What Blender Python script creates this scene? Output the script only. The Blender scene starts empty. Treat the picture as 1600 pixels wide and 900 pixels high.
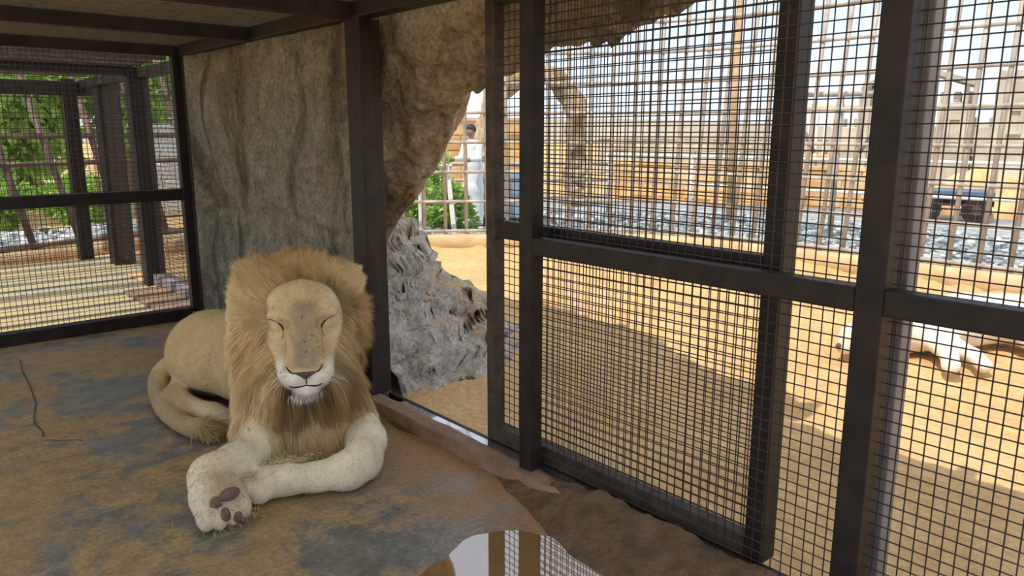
import bpy, bmesh, math, random
import numpy as np
from mathutils import Vector, Matrix
random.seed(7); RNG = np.random.default_rng(7)
scene = bpy.context.scene
COL = scene.collection

# ------------------------------------------------------------------ camera
CAM = np.array([0.0, 0.0, 1.6]); FPX = 1192.6
cd = bpy.data.cameras.new('camera'); cam = bpy.data.objects.new('camera', cd); COL.objects.link(cam)
cam.location = CAM; cam.rotation_euler = (math.radians(90 - 11.52), 0, math.radians(-41.03))
cd.sensor_width = 36; cd.lens = FPX / 1600 * 36; cd.clip_start = .05; cd.clip_end = 1000
scene.camera = cam
# ------------------------------------------------------------------ sky, sun, exposure
wd = bpy.data.worlds.new('sky'); scene.world = wd; wd.use_nodes = True
nt = wd.node_tree; nt.nodes.clear()
wo = nt.nodes.new('ShaderNodeOutputWorld'); bg = nt.nodes.new('ShaderNodeBackground')
tc = nt.nodes.new('ShaderNodeTexCoord'); sx = nt.nodes.new('ShaderNodeSeparateXYZ'); rp = nt.nodes.new('ShaderNodeValToRGB')
nt.links.new(tc.outputs['Generated'], sx.inputs[0]); nt.links.new(sx.outputs['Z'], rp.inputs[0])
nt.links.new(rp.outputs[0], bg.inputs[0]); nt.links.new(bg.outputs[0], wo.inputs[0])
e = rp.color_ramp.elements
e[0].position = 0.0; e[0].color = (.78, .85, .95, 1)
e[1].position = 1.0; e[1].color = (.62, .66, .74, 1)
m_ = rp.color_ramp.elements.new(.12); m_.color = (.64, .79, 1.0, 1)
m_ = rp.color_ramp.elements.new(.30); m_.color = (.68, .76, .90, 1)
bg.inputs[1].default_value = .93
sd = bpy.data.lights.new('sun_offscreen', 'SUN'); sun = bpy.data.objects.new('sun_offscreen', sd); COL.objects.link(sun)
SEL, SAZ = math.radians(57), math.radians(8)
sdir = Vector((math.cos(SEL) * math.cos(SAZ), math.cos(SEL) * math.sin(SAZ), -math.sin(SEL)))
sun.rotation_euler = sdir.to_track_quat('-Z', 'Y').to_euler(); sun.location = (-6, 0, 12)
sd.energy = 2.7; sd.angle = math.radians(.6); sd.color = (1, .93, .80)
vs = scene.view_settings
vs.view_transform = 'Standard'; vs.look = 'None'; vs.gamma = 1; vs.exposure = 0.62; vs.use_curve_mapping = False

# ------------------------------------------------------------------ helpers: materials
def material(name): 
    m = bpy.data.materials.new(name); m.use_nodes = True
    n = m.node_tree.nodes; n.clear()
    o = n.new('ShaderNodeOutputMaterial'); b = n.new('ShaderNodeBsdfPrincipled')
    m.node_tree.links.new(b.outputs[0], o.inputs[0])
    return m, n, m.node_tree.links, b
def coords(n, l, scale=(1, 1, 1), space='pos'):
    mp = n.new('ShaderNodeMapping'); mp.inputs['Scale'].default_value = scale
    if space == 'pos':
        g = n.new('ShaderNodeNewGeometry'); l.new(g.outputs['Position'], mp.inputs[0])
    else:
        g = n.new('ShaderNodeTexCoord'); l.new(g.outputs['Object'], mp.inputs[0])
    return mp.outputs[0]
def noise(n, l, v, scale, detail=4, rough=.55, dist=0):
    t = n.new('ShaderNodeTexNoise'); l.new(v, t.inputs['Vector'])
    t.inputs['Scale'].default_value = scale; t.inputs['Detail'].default_value = detail
    t.inputs['Roughness'].default_value = rough; t.inputs['Distortion'].default_value = dist
    return t.outputs['Fac']
def ramp(n, l, f, stops, const=False):
    r = n.new('ShaderNodeValToRGB'); l.new(f, r.inputs[0]); el = r.color_ramp.elements
    while len(el) < len(stops): el.new(.5)
    for k, (p, c) in enumerate(stops):
        el[k].position = p; el[k].color = tuple(c) + (1,) if len(c) == 3 else c
    return r.outputs[0]
def mixc(n, l, f, a, b, mode='MIX'):
    m = n.new('ShaderNodeMix'); m.data_type = 'RGBA'; m.blend_type = mode
    for s, v in ((0, f), (6, a), (7, b)):
        if hasattr(v, 'links') or hasattr(v, 'is_linked'): l.new(v, m.inputs[s])
        else: m.inputs[s].default_value = v if s == 0 else tuple(v) + (1,)
    return m.outputs[2]
def bump(n, l, b, f, strength, dist=.01):
    k = n.new('ShaderNodeBump'); k.inputs['Strength'].default_value = strength; k.inputs['Distance'].default_value = dist
    l.new(f, k.inputs['Height']); l.new(k.outputs[0], b.inputs['Normal'])
def simple(name, c1, c2, scale=6, rough=.8, bst=.3, bd=.01, space='pos', sc=(1, 1, 1), metal=0, spec=.5, lo=.35, hi=.65, bscale=None):
    m, n, l, b = material(name); v = coords(n, l, sc, space)
    f = noise(n, l, v, scale, 6)
    l.new(ramp(n, l, f, [(lo, c1), (hi, c2)]), b.inputs['Base Color'])
    b.inputs['Roughness'].default_value = rough; b.inputs['Metallic'].default_value = metal
    b.inputs['Specular IOR Level'].default_value = spec
    if bst: bump(n, l, b, noise(n, l, v, bscale or scale * 3, 6), bst, bd)
    return m
def vcol_mat(name, rough=.85, bst=0, bscale=200, spec=.3, sc=(1, 1, 1), sheen=0):
    m, n, l, b = material(name)
    a = n.new('ShaderNodeAttribute'); a.attribute_name = 'col'
    c = a.outputs['Color']
    v = coords(n, l, sc, 'pos')
    if bst:
        f = noise(n, l, v, bscale, 3)
        c = mixc(n, l, .35, c, mixc(n, l, 1, c, ramp(n, l, f, [(.3, (.7, .7, .7)), (.7, (1.25, 1.25, 1.25))]), 'MULTIPLY'))
        bump(n, l, b, f, bst, .004)
    l.new(c, b.inputs['Base Color']); b.inputs['Roughness'].default_value = rough
    b.inputs['Specular IOR Level'].default_value = spec
    if sheen: b.inputs['Sheen Weight'].default_value = sheen
    return m

# ------------------------------------------------------------------ helpers: objects
def tag(o, label=None, cat=None, group=None, kind=None):
    if label: o['label'] = label
    if cat: o['category'] = cat
    if group: o['group'] = group
    if kind: o['kind'] = kind
    return o
def empty(name, loc=(0, 0, 0)):
    o = bpy.data.objects.new(name, None); COL.objects.link(o); o.location = loc; o.empty_display_size = .1
    return o
def link_mesh(name, me, mat, parent=None, loc=None):
    o = bpy.data.objects.new(name, me); COL.objects.link(o)
    if mat and not me.materials: me.materials.append(mat)
    if parent is not None:
        o.parent = parent
        o.matrix_parent_inverse = Matrix.Translation(-Vector(parent_world(parent)))
    if loc is not None: o.location = loc
    return o
def parent_world(p):
    v = Vector(p.location)
    return v
def fast_mesh(name, verts, faces_list, smooth=True, col=None):
    """faces_list: list of int arrays each (n,k)"""
    me = bpy.data.meshes.new(name); verts = np.asarray(verts, np.float32)
    me.vertices.add(len(verts)); me.vertices.foreach_set('co', verts.ravel())
    ls, lt, lv, s = [], [], [], 0
    for f in faces_list:
        f = np.asarray(f, np.int32)
        if len(f) == 0: continue
        k = f.shape[1]; lv.append(f.ravel()); ls.append(s + np.arange(len(f)) * k); lt.append(np.full(len(f), k)); s += f.size
    lv = np.concatenate(lv); ls = np.concatenate(ls)
    me.loops.add(len(lv)); me.loops.foreach_set('vertex_index', lv.astype(np.int32))
    me.polygons.add(len(ls)); me.polygons.foreach_set('loop_start', ls.astype(np.int32))
    me.polygons.foreach_set('use_smooth', np.full(len(ls), smooth))
    if col is not None:
        a = me.color_attributes.new('col', 'FLOAT_COLOR', 'POINT')
        c = np.ones((len(verts), 4), np.float32); c[:, :3] = col; a.data.foreach_set('color', c.ravel())
    me.update(calc_edges=True); me.validate()
    return me
class MB:
    def __init__(s): s.v = []; s.f4 = []; s.f3 = []
    def box(s, x0, x1, y0, y1, z0, z1):
        k = len(s.v); s.v += [(x, y, z) for x in (x0, x1) for y in (y0, y1) for z in (z0, z1)]
        s.f4 += [tuple(k + i for i in q) for q in ((0, 1, 3, 2), (4, 6, 7, 5), (0, 4, 5, 1), (2, 3, 7, 6), (0, 2, 6, 4), (1, 5, 7, 3))]
        return s
    def tube(s, p, q, r, n=8, r2=None, cap=True):
        p, q = Vector(p), Vector(q); d = (q - p).normalized(); r2 = r if r2 is None else r2
        a = d.orthogonal().normalized(); b = d.cross(a); k = len(s.v)
        for c, rr in ((p, r), (q, r2)):
            for i in range(n):
                t = 2 * math.pi * (i + .5) / n; s.v.append(tuple(c + a * (rr * math.cos(t)) + b * (rr * math.sin(t))))
        for i in range(n): j = (i + 1) % n; s.f4.append((k + i, k + j, k + n + j, k + n + i))
        if cap:
            k2 = len(s.v); s.v += [tuple(p), tuple(q)]
            for i in range(n): j = (i + 1) % n; s.f3 += [(k2, k + j, k + i), (k2 + 1, k + n + i, k + n + j)]
        return s
    def path(s, pts, r, n=8):
        for a, b in zip(pts[:-1], pts[1:]): s.tube(a, b, r, n)
        return s
    def mesh(s, name, smooth=False): return fast_mesh(name, np.array(s.v), [np.array(s.f4, np.int32).reshape(-1, 4), np.array(s.f3, np.int32).reshape(-1, 3)], smooth)
    def build(s, name, mat, parent=None, smooth=False): return link_mesh(name, s.mesh(name, smooth), mat, parent)
def bevbox(name, mat, parent, x0, x1, y0, y1, z0, z1, bev=.006, seg=2):
    bm = bmesh.new(); bmesh.ops.create_cube(bm, size=1)
    for v in bm.verts: v.co = Vector(((x0 + x1) / 2 + v.co.x * (x1 - x0), (y0 + y1) / 2 + v.co.y * (y1 - y0), (z0 + z1) / 2 + v.co.z * (z1 - z0)))
    bmesh.ops.bevel(bm, geom=bm.edges[:], offset=bev, segments=seg, affect='EDGES', profile=.6)
    me = bpy.data.meshes.new(name); bm.to_mesh(me); bm.free()
    return link_mesh(name, me, mat, parent)
def hash3(i, j, k, seed=0):
    h = (i.astype(np.int64) * 374761393 + j.astype(np.int64) * 668265263 + k.astype(np.int64) * 2147483647 + seed * 1274126177) & 0xffffffff
    h = ((h ^ (h >> 13)) * 1274126177) & 0xffffffff
    return ((h ^ (h >> 16)) & 0xffff) / 65535.0
def vnoise(P, seed=0):
    P = np.asarray(P, float); I = np.floor(P).astype(np.int64); F = P - I; F = F * F * (3 - 2 * F)
    r = 0
    for a in (0, 1):
        for b in (0, 1):
            for c in (0, 1):
                w = (F[..., 0] if a else 1 - F[..., 0]) * (F[..., 1] if b else 1 - F[..., 1]) * (F[..., 2] if c else 1 - F[..., 2])
                r = r + w * hash3(I[..., 0] + a, I[..., 1] + b, I[..., 2] + c, seed)
    return r * 2 - 1
def fbm(P, oct=4, seed=0, gain=.5):
    P = np.asarray(P, float); s = 0; a = 1
    for o in range(oct): s = s + a * vnoise(P * 2 ** o + o * 17.3, seed + o); a *= gain
    return s
def grid_faces(nu, nv, wrap_v=False):
    i, j = np.meshgrid(np.arange(nu - 1), np.arange(nv if wrap_v else nv - 1), indexing='ij'); i = i.ravel(); j = j.ravel(); j2 = (j + 1) % nv
    return np.stack([i * nv + j, (i + 1) * nv + j, (i + 1) * nv + j2, i * nv + j2], 1)

# ------------------------------------------------------------------ helpers: signed distance modelling
class Sdf:
    def __init__(s, lo, hi, h):
        s.lo = np.array(lo, float); s.h = h; s.n = np.ceil((np.array(hi) - s.lo) / h).astype(int) + 1
        s.phi = np.full(s.n, 9.0, np.float32)
    def sub(s, lo, hi):
        a = np.clip(np.floor((np.array(lo) - s.lo) / s.h).astype(int), 0, s.n); b = np.clip(np.ceil((np.array(hi) - s.lo) / s.h).astype(int) + 1, 0, s.n)
        sl = tuple(slice(x, y) for x, y in zip(a, b))
        ax = [(s.lo[i] + s.h * np.arange(a[i], b[i])).astype(np.float32) for i in range(3)]
        return sl, np.meshgrid(*ax, indexing='ij')
    def put(s, sl, d, k):
        o = s.phi[sl]
        if k <= 0: s.phi[sl] = np.minimum(o, d); return
        h = np.maximum(k - np.abs(o - d), 0) / k; s.phi[sl] = np.minimum(o, d) - h * h * k * .25
    def ell(s, c, r, k=.06, M=None, carve=False):
        c = np.array(c, float); r = np.array(r, float); R = r.max() + k + .03
        sl, (x, y, z) = s.sub(c - R, c + R)
        if x.size == 0: return
        x = x - c[0]; y = y - c[1]; z = z - c[2]
        if M is not None: x, y, z = (M[0, 0] * x + M[0, 1] * y + M[0, 2] * z, M[1, 0] * x + M[1, 1] * y + M[1, 2] * z, M[2, 0] * x + M[2, 1] * y + M[2, 2] * z)
        k0 = np.sqrt((x / r[0]) ** 2 + (y / r[1]) ** 2 + (z / r[2]) ** 2) + 1e-6
        k1 = np.sqrt((x / r[0] ** 2) ** 2 + (y / r[1] ** 2) ** 2 + (z / r[2] ** 2) ** 2) + 1e-6
        d = k0 * (k0 - 1) / k1
        if carve:
            o = s.phi[sl]; d = -d; h = np.maximum(k - np.abs(o - d), 0) / k; s.phi[sl] = np.maximum(o, d) + h * h * k * .25
        else: s.put(sl, d, k)
    def cone(s, p, q, r1, r2, k=.06):
        p = np.array(p, float); q = np.array(q, float); R = max(r1, r2) + k + .03
        sl, (x, y, z) = s.sub(np.minimum(p, q) - R, np.maximum(p, q) + R)
        if x.size == 0: return
        v = q - p; L = v @ v
        t = np.clip(((x - p[0]) * v[0] + (y - p[1]) * v[1] + (z - p[2]) * v[2]) / L, 0, 1)
        d = np.sqrt((x - p[0] - t * v[0]) ** 2 + (y - p[1] - t * v[1]) ** 2 + (z - p[2] - t * v[2]) ** 2) - (r1 + (r2 - r1) * t)
        s.put(sl, d, k)
    def chain(s, pts, rs, k=.05):
        for i in range(len(pts) - 1): s.cone(pts[i], pts[i + 1], rs[i], rs[i + 1], k if i == 0 else .03)
    def mesh(s):
        ph = s.phi; nx, ny, nz = ph.shape; sg = ph < 0
        cs = np.zeros((nx - 1, ny - 1, nz - 1, 3), np.float32); cn = np.zeros((nx - 1, ny - 1, nz - 1), np.float32)
        quads = []
        for ax in range(3):
            a = [slice(None)] * 3; b = [slice(None)] * 3; a[ax] = slice(0, -1); b[ax] = slice(1, None)
            p0, p1 = ph[tuple(a)], ph[tuple(b)]; cr = sg[tuple(a)] != sg[tuple(b)]
            idx = np.argwhere(cr); t = p0[cr] / (p0[cr] - p1[cr]); pos = idx.astype(np.float32); pos[:, ax] += t
            o1, o2 = [(1, 2), (2, 0), (0, 1)][ax]
            cells = []
            for d1 in (0, -1):
                for d2 in (0, -1):
                    c = idx.copy(); c[:, o1] += d1; c[:, o2] += d2; cells.append(c)
                    ok = ((c >= 0) & (c < np.array(cn.shape))).all(1); cc = c[ok]
                    np.add.at(cs, (cc[:, 0], cc[:, 1], cc[:, 2]), pos[ok]); np.add.at(cn, (cc[:, 0], cc[:, 1], cc[:, 2]), 1)
            quads.append((cells, sg[tuple(a)][cr]))
        act = cn > 0; vid = np.full(cn.shape, -1, np.int64); vid[act] = np.arange(act.sum())
        V = s.lo + s.h * (cs[act] / cn[act][:, None])
        F = []
        for cells, inside in quads:
            ok = np.ones(len(inside), bool)
            for c in cells: ok &= ((c >= 0) & (c < np.array(cn.shape))).all(1)
            q = np.stack([vid[tuple(c[ok].T)] for c in (cells[0], cells[1], cells[3], cells[2])], 1); ins = inside[ok]
            q[~ins] = q[~ins][:, ::-1]; q = q[:, ::-1]; F.append(q)
        return V, np.concatenate(F)[:, ::-1]
    def at(s, P):
        g = (np.asarray(P) - s.lo) / s.h; g = np.clip(g, 0, s.n - 1.001); i = np.floor(g).astype(int); f = g - i; r = 0
        for a in (0, 1):
            for b in (0, 1):
                for c in (0, 1):
                    w = (f[:, 0] if a else 1 - f[:, 0]) * (f[:, 1] if b else 1 - f[:, 1]) * (f[:, 2] if c else 1 - f[:, 2])
                    r = r + w * s.phi[i[:, 0] + a, i[:, 1] + b, i[:, 2] + c]
        return r
    def grad(s, P, e=None):
        e = e or s.h; g = np.stack([s.at(P + d) - s.at(P - d) for d in np.eye(3) * e], 1)
        return g / (np.linalg.norm(g, axis=1, keepdims=True) + 1e-9)
def smooth01(x, a, b): t = np.clip((x - a) / (b - a), 0, 1); return t * t * (3 - 2 * t)
def laplace(V, F, it=2, w=.5):
    e = np.concatenate([F[:, [0, 1]], F[:, [1, 2]], F[:, [2, 3]], F[:, [3, 0]]]); e = np.concatenate([e, e[:, ::-1]])
    for _ in range(it):
        s = np.zeros_like(V); c = np.zeros(len(V)); 
        for d in range(3): s[:, d] = np.bincount(e[:, 0], V[e[:, 1], d], len(V))
        c = np.bincount(e[:, 0], minlength=len(V))[:, None] + 1e-9
        V = V * (1 - w) + w * s / c
    return V
def strands(name, roots, paths, width, cols, nrm=None):
    """paths: (n,k,3) points; cols (n,k,3); three-sided tapered strands joined in one mesh"""
    n, k, _ = paths.shape
    T = np.gradient(paths, axis=1); T /= np.linalg.norm(T, axis=2, keepdims=True) + 1e-9
    A = np.cross(T, np.array([.3, .5, .81])); A /= np.linalg.norm(A, axis=2, keepdims=True) + 1e-9; B = np.cross(T, A)
    prof = np.array([1, 1, .8, .5, .0])[np.round(np.linspace(0, 4, k)).astype(int)] if k not in (3, 4, 5) else np.array({5: [.9, 1, .85, .55, .06], 4: [.9, 1, .7, .06], 3: [1, .8, .08]}[k])
    W = np.asarray(width)[:, None, None] * prof[None, :, None]
    V = np.stack([paths + W * (A * math.cos(t) + B * math.sin(t)) for t in (0, 2.094, 4.189)], 2).reshape(-1, 3)
    base = (np.arange(n) * k * 3)[:, None, None, None]
    seg = (np.arange(k - 1) * 3)[None, :, None, None]
    q = np.array([[0, 1, 4, 3], [1, 2, 5, 4], [2, 0, 3, 5]])[None, None]
    F = (base + seg + q).reshape(-1, 4)
    me = fast_mesh(name, V, [F], True, np.repeat(cols.reshape(-1, 3), 3, 0))
    if nrm is not None:                     # hair is shaded with the direction of the coat it grows from
        me.normals_split_custom_set_from_vertices(np.repeat(nrm, k * 3, 0).astype(np.float32))
    return me

# ------------------------------------------------------------------ materials
M = {}
M['steel'] = simple('painted_steel', (.0125, .010, .009), (.027, .020, .017), 9, .5, .15, .003, spec=.3)
M['steel_old'] = simple('weathered_steel', (.035, .027, .020), (.085, .062, .042), 14, .7, .3, .004)
M['steel_pale'] = simple('grey_primed_steel', (.17, .15, .15), (.24, .22, .22), 7, .6, .1, .003)
M['wire'] = simple('dark_wire', (.022, .015, .012), (.05, .034, .025), 20, .5, 0)
M['cwire'] = simple('ceiling_wire', (.10, .088, .065), (.17, .15, .11), 20, .6, 0)
M['bar'] = simple('fence_pipe', (.34, .30, .27), (.52, .47, .42), 5, .6, .1, .004)
M['bar_dark'] = simple('rusty_pipe', (.10, .06, .045), (.22, .14, .10), 5, .7, .1, .004)
M['rust'] = simple('rusty_pole', (.48, .28, .13), (.62, .44, .26), 4, .8, .2, .005)
M['curb'] = simple('sandy_concrete', (.52, .36, .19), (.66, .49, .29), 3, .9, .3, .01)
M['white'] = simple('white_paint', (.72, .70, .66), (.82, .80, .76), 3, .6, .05, .003)
M['stonewall'] = simple('ochre_stone', (.55, .33, .13), (.78, .56, .30), 2.2, .9, .5, .03)
M['palestone'] = simple('pale_stone', (.40, .38, .32), (.60, .57, .48), 1.5, .9, .4, .03)
M['slate'] = simple('grey_green_roof', (.30, .33, .30), (.40, .42, .38), 2, .8, .2, .02)
M['road'] = simple('asphalt', (.30, .32, .33), (.42, .44, .45), 2, .9, .2, .01)
M['hill'] = simple('hill_rock', (.36, .30, .23), (.46, .39, .30), .03, 1, 0)
M['bluebox'] = simple('blue_paint', (.06, .11, .18), (.10, .17, .25), 3, .5, 0)
M['robe'] = simple('white_cotton', (.74, .74, .78), (.82, .82, .86), 6, .9, .2, .01)
M['skin'] = simple('skin', (.30, .16, .10), (.36, .20, .13), 6, .7, 0)
M['hair'] = simple('dark_hair', (.015, .012, .010), (.04, .03, .025), 12, .7, .2)
M['bark'] = simple('bark', (.14, .10, .07), (.26, .20, .14), 8, .95, .6, .02)

def floor_material():
    m, n, l, b = material('muddy_concrete'); v = coords(n, l)
    f1 = noise(n, l, v, 1.5, 7, .62, .8); f2 = noise(n, l, v, 9, 5, .6); f3 = noise(n, l, v, 45, 4, .6); f4 = noise(n, l, v, .55, 3)
    grey = ramp(n, l, f2, [(.25, (.10, .098, .085)), (.75, (.22, .215, .19))])
    mud = ramp(n, l, f2, [(.25, (.25, .165, .08)), (.75, (.38, .26, .13))])
    s = n.new('ShaderNodeMath'); s.operation = 'MULTIPLY_ADD'; l.new(f2, s.inputs[0]); s.inputs[1].default_value = .35; l.new(f1, s.inputs[2])
    s2 = n.new('ShaderNodeMath'); s2.operation = 'MULTIPLY_ADD'; l.new(f3, s2.inputs[0]); s2.inputs[1].default_value = .14; l.new(s.outputs[0], s2.inputs[2])
    mask = ramp(n, l, s2.outputs[0], [(.645, (0, 0, 0)), (.765, (1, 1, 1))])
    # reddish soil tracked in along the doorway sill
    sep = n.new('ShaderNodeSeparateXYZ'); l.new(v, sep.inputs[0])
    mr = n.new('ShaderNodeMapRange'); mr.inputs[1].default_value = 1.55; mr.inputs[2].default_value = 2.1; l.new(sep.outputs[0], mr.inputs[0])
    near = n.new('ShaderNodeMath'); near.operation = 'MULTIPLY'; l.new(mr.outputs[0], near.inputs[0]); l.new(f1, near.inputs[1])
    near2 = n.new('ShaderNodeMath'); near2.operation = 'MULTIPLY'; near2.use_clamp = True; l.new(near.outputs[0], near2.inputs[0]); near2.inputs[1].default_value = 2.2
    base = mixc(n, l, mask, grey, mud)
    base = mixc(n, l, near2.outputs[0], base, (.32, .185, .09))
    l.new(mixc(n, l, 1, base, ramp(n, l, f3, [(.3, (.72, .72, .72)), (.7, (1.2, 1.2, 1.2))]), 'MULTIPLY'), b.inputs['Base Color'])
    # damp ground around the puddle is glossier
    d = n.new('ShaderNodeVectorMath'); d.operation = 'DISTANCE'; l.new(v, d.inputs[0]); d.inputs[1].default_value = (1.75, 1.75, 0)
    wet = n.new('ShaderNodeMapRange'); wet.inputs[1].default_value = .35; wet.inputs[2].default_value = 1.1; wet.inputs[3].default_value = .55; wet.inputs[4].default_value = 1.0; l.new(d.outputs['Value'], wet.inputs[0])
    ro = ramp(n, l, mask, [(0, (.42, .42, .42)), (1, (.75, .75, .75))])
    rm = n.new('ShaderNodeMath'); rm.operation = 'MULTIPLY'; l.new(ro, rm.inputs[0]); l.new(wet.outputs[0], rm.inputs[1]); l.new(rm.outputs[0], b.inputs['Roughness'])
    h = n.new('ShaderNodeMath'); h.operation = 'MULTIPLY_ADD'; l.new(f3, h.inputs[0]); h.inputs[1].default_value = .35; l.new(f2, h.inputs[2])
    bump(n, l, b, h.outputs[0], .5, .012)
    return m
M['floor'] = floor_material()
def sand_material(name, c1, c2, c3):
    m, n, l, b = material(name); v = coords(n, l)
    f1 = noise(n, l, v, 1.3, 6, .6); f2 = noise(n, l, v, 22, 6, .65)
    c = ramp(n, l, f1, [(.3, c1), (.55, c2), (.75, c3)])
    l.new(mixc(n, l, 1, c, ramp(n, l, f2, [(.3, (.80, .78, .74)), (.7, (1.12, 1.12, 1.12))]), 'MULTIPLY'), b.inputs['Base Color'])
    b.inputs['Roughness'].default_value = .95; b.inputs['Specular IOR Level'].default_value = .15
    bump(n, l, b, f2, .9, .03)
    return m
M['sand'] = sand_material('sand', (.63, .395, .185), (.74, .485, .235), (.80, .56, .295))
def rock_material(name, c1, c2, stain, dark, rough_bump=.6):
    m, n, l, b = material(name); v = coords(n, l)
    f1 = noise(n, l, v, 1.6, 6, .6, .4); f2 = noise(n, l, v, 7, 8, .65, .3); f3 = noise(n, l, v, 38, 6, .6); f4 = noise(n, l, coords(n, l, (1, 1, .35)), 3.3, 5, .6, .6)
    c = ramp(n, l, f2, [(.3, c1), (.7, c2)])
    c = mixc(n, l, ramp(n, l, f1, [(.50, (0, 0, 0)), (.68, (1, 1, 1))]), c, stain)
    c = mixc(n, l, ramp(n, l, f4, [(.50, (0, 0, 0)), (.66, (.85, .85, .85))]), c, dark)
    l.new(mixc(n, l, 1, c, ramp(n, l, f3, [(.30, (.55, .55, .55)), (.62, (1.17, 1.17, 1.17))]), 'MULTIPLY'), b.inputs['Base Color'])
    b.inputs['Roughness'].default_value = .88; b.inputs['Specular IOR Level'].default_value = .25
    h = n.new('ShaderNodeMath'); h.operation = 'MULTIPLY_ADD'; l.new(f3, h.inputs[0]); h.inputs[1].default_value = .45; l.new(f2, h.inputs[2])
    bump(n, l, b, h.outputs[0], rough_bump, .03)
    return m
M['plaster'] = rock_material('stained_plaster', (.165, .155, .12), (.32, .305, .25), (.20, .155, .085), (.065, .058, .044), .8)
M['arch'] = rock_material('arch_rock', (.24, .20, .14), (.42, .36, .27), (.30, .17, .065), (.10, .08, .055), .8)
M['rock'] = rock_material('grey_rock', (.38, .36, .32), (.56, .54, .50), (.46, .34, .20), (.24, .22, .19), .9)
M['gate'] = rock_material('gateway_rock', (.45, .32, .18), (.62, .48, .30), (.40, .24, .11), (.25, .17, .10), .6)
M['mud'] = simple('wet_mud', (.10, .058, .028), (.19, .115, .055), 12, .6, 1.0, .03, bscale=40)
M['sill'] = simple('reddish_concrete', (.19, .115, .07), (.30, .195, .13), 8, .75, .4, .008)
def water_material(name, col, rough=.03, bs=.02, ior=2.3):
    m, n, l, b = material(name); v = coords(n, l)
    l.new(ramp(n, l, noise(n, l, v, 3, 4), [(.3, tuple(x * .8 for x in col)), (.7, col)]), b.inputs['Base Color'])
    b.inputs['Roughness'].default_value = rough; b.inputs['IOR'].default_value = ior; b.inputs['Specular IOR Level'].default_value = 1.0
    bump(n, l, b, noise(n, l, v, 14, 2), bs, .004)
    return m
M['water'] = water_material('muddy_water', (.28, .155, .055))
M['channel'] = water_material('channel_water', (.10, .11, .13), .05, .05, 3.2)
def cloth_sheet():
    m, n, l, b = material('roof_sheet'); v = coords(n, l)
    c = ramp(n, l, noise(n, l, v, 2.5, 5), [(.3, (.42, .38, .29)), (.7, (.58, .53, .41))])
    l.new(c, b.inputs['Base Color']); b.inputs['Roughness'].default_value = .95
    t = n.new('ShaderNodeBsdfTranslucent'); l.new(c, t.inputs[0]); mx = n.new('ShaderNodeMixShader'); mx.inputs[0].default_value = .75
    l.new(b.outputs[0], mx.inputs[1]); l.new(t.outputs[0], mx.inputs[2]); l.new(mx.outputs[0], n['Material Output'].inputs[0])
    return m
M['sheet'] = cloth_sheet()
def leaf_material(name, c1, c2):
    m, n, l, b = material(name); v = coords(n, l)
    c = ramp(n, l, noise(n, l, v, 3, 4), [(.3, c1), (.7, c2)])
    l.new(c, b.inputs['Base Color']); b.inputs['Roughness'].default_value = .6
    t = n.new('ShaderNodeBsdfTranslucent'); l.new(c, t.inputs[0]); mx = n.new('ShaderNodeMixShader'); mx.inputs[0].default_value = .4
    l.new(b.outputs[0], mx.inputs[1]); l.new(t.outputs[0], mx.inputs[2]); l.new(mx.outputs[0], n['Material Output'].inputs[0])
    return m
M['leaf'] = leaf_material('bright_leaf', (.24, .46, .07), (.55, .74, .20))
M['leaf2'] = leaf_material('deep_leaf', (.14, .32, .05), (.36, .58, .13))
M['pebble'] = vcol_mat('pebbles', .8)
M['fur'] = vcol_mat('short_fur', .85, .5, 160, .2, (1, 1, 1), .15)
def hair_material():
    m, n, l, b = material('mane_hair'); a = n.new('ShaderNodeAttribute'); a.attribute_name = 'col'; l.new(a.outputs['Color'], b.inputs['Base Color']); b.inputs['Roughness'].default_value = .65; b.inputs['Specular IOR Level'].default_value = .2
    t = n.new('ShaderNodeBsdfTranslucent'); l.new(a.outputs['Color'], t.inputs[0]); mx = n.new('ShaderNodeMixShader'); mx.inputs[0].default_value = .08
    l.new(b.outputs[0], mx.inputs[1]); l.new(t.outputs[0], mx.inputs[2]); l.new(mx.outputs[0], n['Material Output'].inputs[0]); return m
M['mane'] = hair_material(); M['coat'] = vcol_mat('coat_hair', .85, 0, spec=.15)
M['pad'] = simple('paw_pad_skin', (.12, .065, .055), (.19, .11, .095), 30, .7, .3, .003)
M['noseskin'] = simple('nose_skin', (.06, .04, .035), (.12, .085, .07), 40, .55, .2, .002)
M['darkline'] = simple('dark_lip', (.018, .011, .010), (.035, .022, .018), 40, .6, 0)

# ================================================================== STRUCTURE
WX = 2.21                     # inner face of the right-hand frame
YB = 6.75                     # back mesh
CZ = 2.212                    # underside of the ceiling beams
PITCH = .038; WR = .0023
def wire_panel(name, parent, mat, plane, fixed, a0, a1, z0, z1, pitch=PITCH, r=WR, off=0):
    mb = MB(); s = 1
    na = int((a1 - a0) / pitch); nz = int((z1 - z0) / pitch)
    P = (lambda a, z, d: (fixed + d, a, z)) if plane == 'x' else ((lambda a, z, d: (a, fixed + d, z)) if plane == 'y' else (lambda a, z, d: (a, z, fixed + d)))
    jr = np.random.default_rng(int(abs(fixed * 1000 + z0 * 77)) + na)
    for i in range(na + 1):
        a = a0 + off + i * pitch
        if a > a1: break
        j = jr.normal(0, .0012, 2); mb.tube(P(a + j[0], z0, r * .8), P(a + j[1], z1, r * .8), r, 5, cap=False)
    for i in range(nz + 1):
        z = z0 + pitch * .5 + i * pitch
        if z > z1: break
        j = jr.normal(0, .0012, 2); mb.tube(P(a0, z + j[0], -r * .8), P(a1, z + j[1], -r * .8), r, 5, cap=False)
    o = mb.build(name, mat, parent, True); o['kind'] = 'stuff'
    return o
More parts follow.
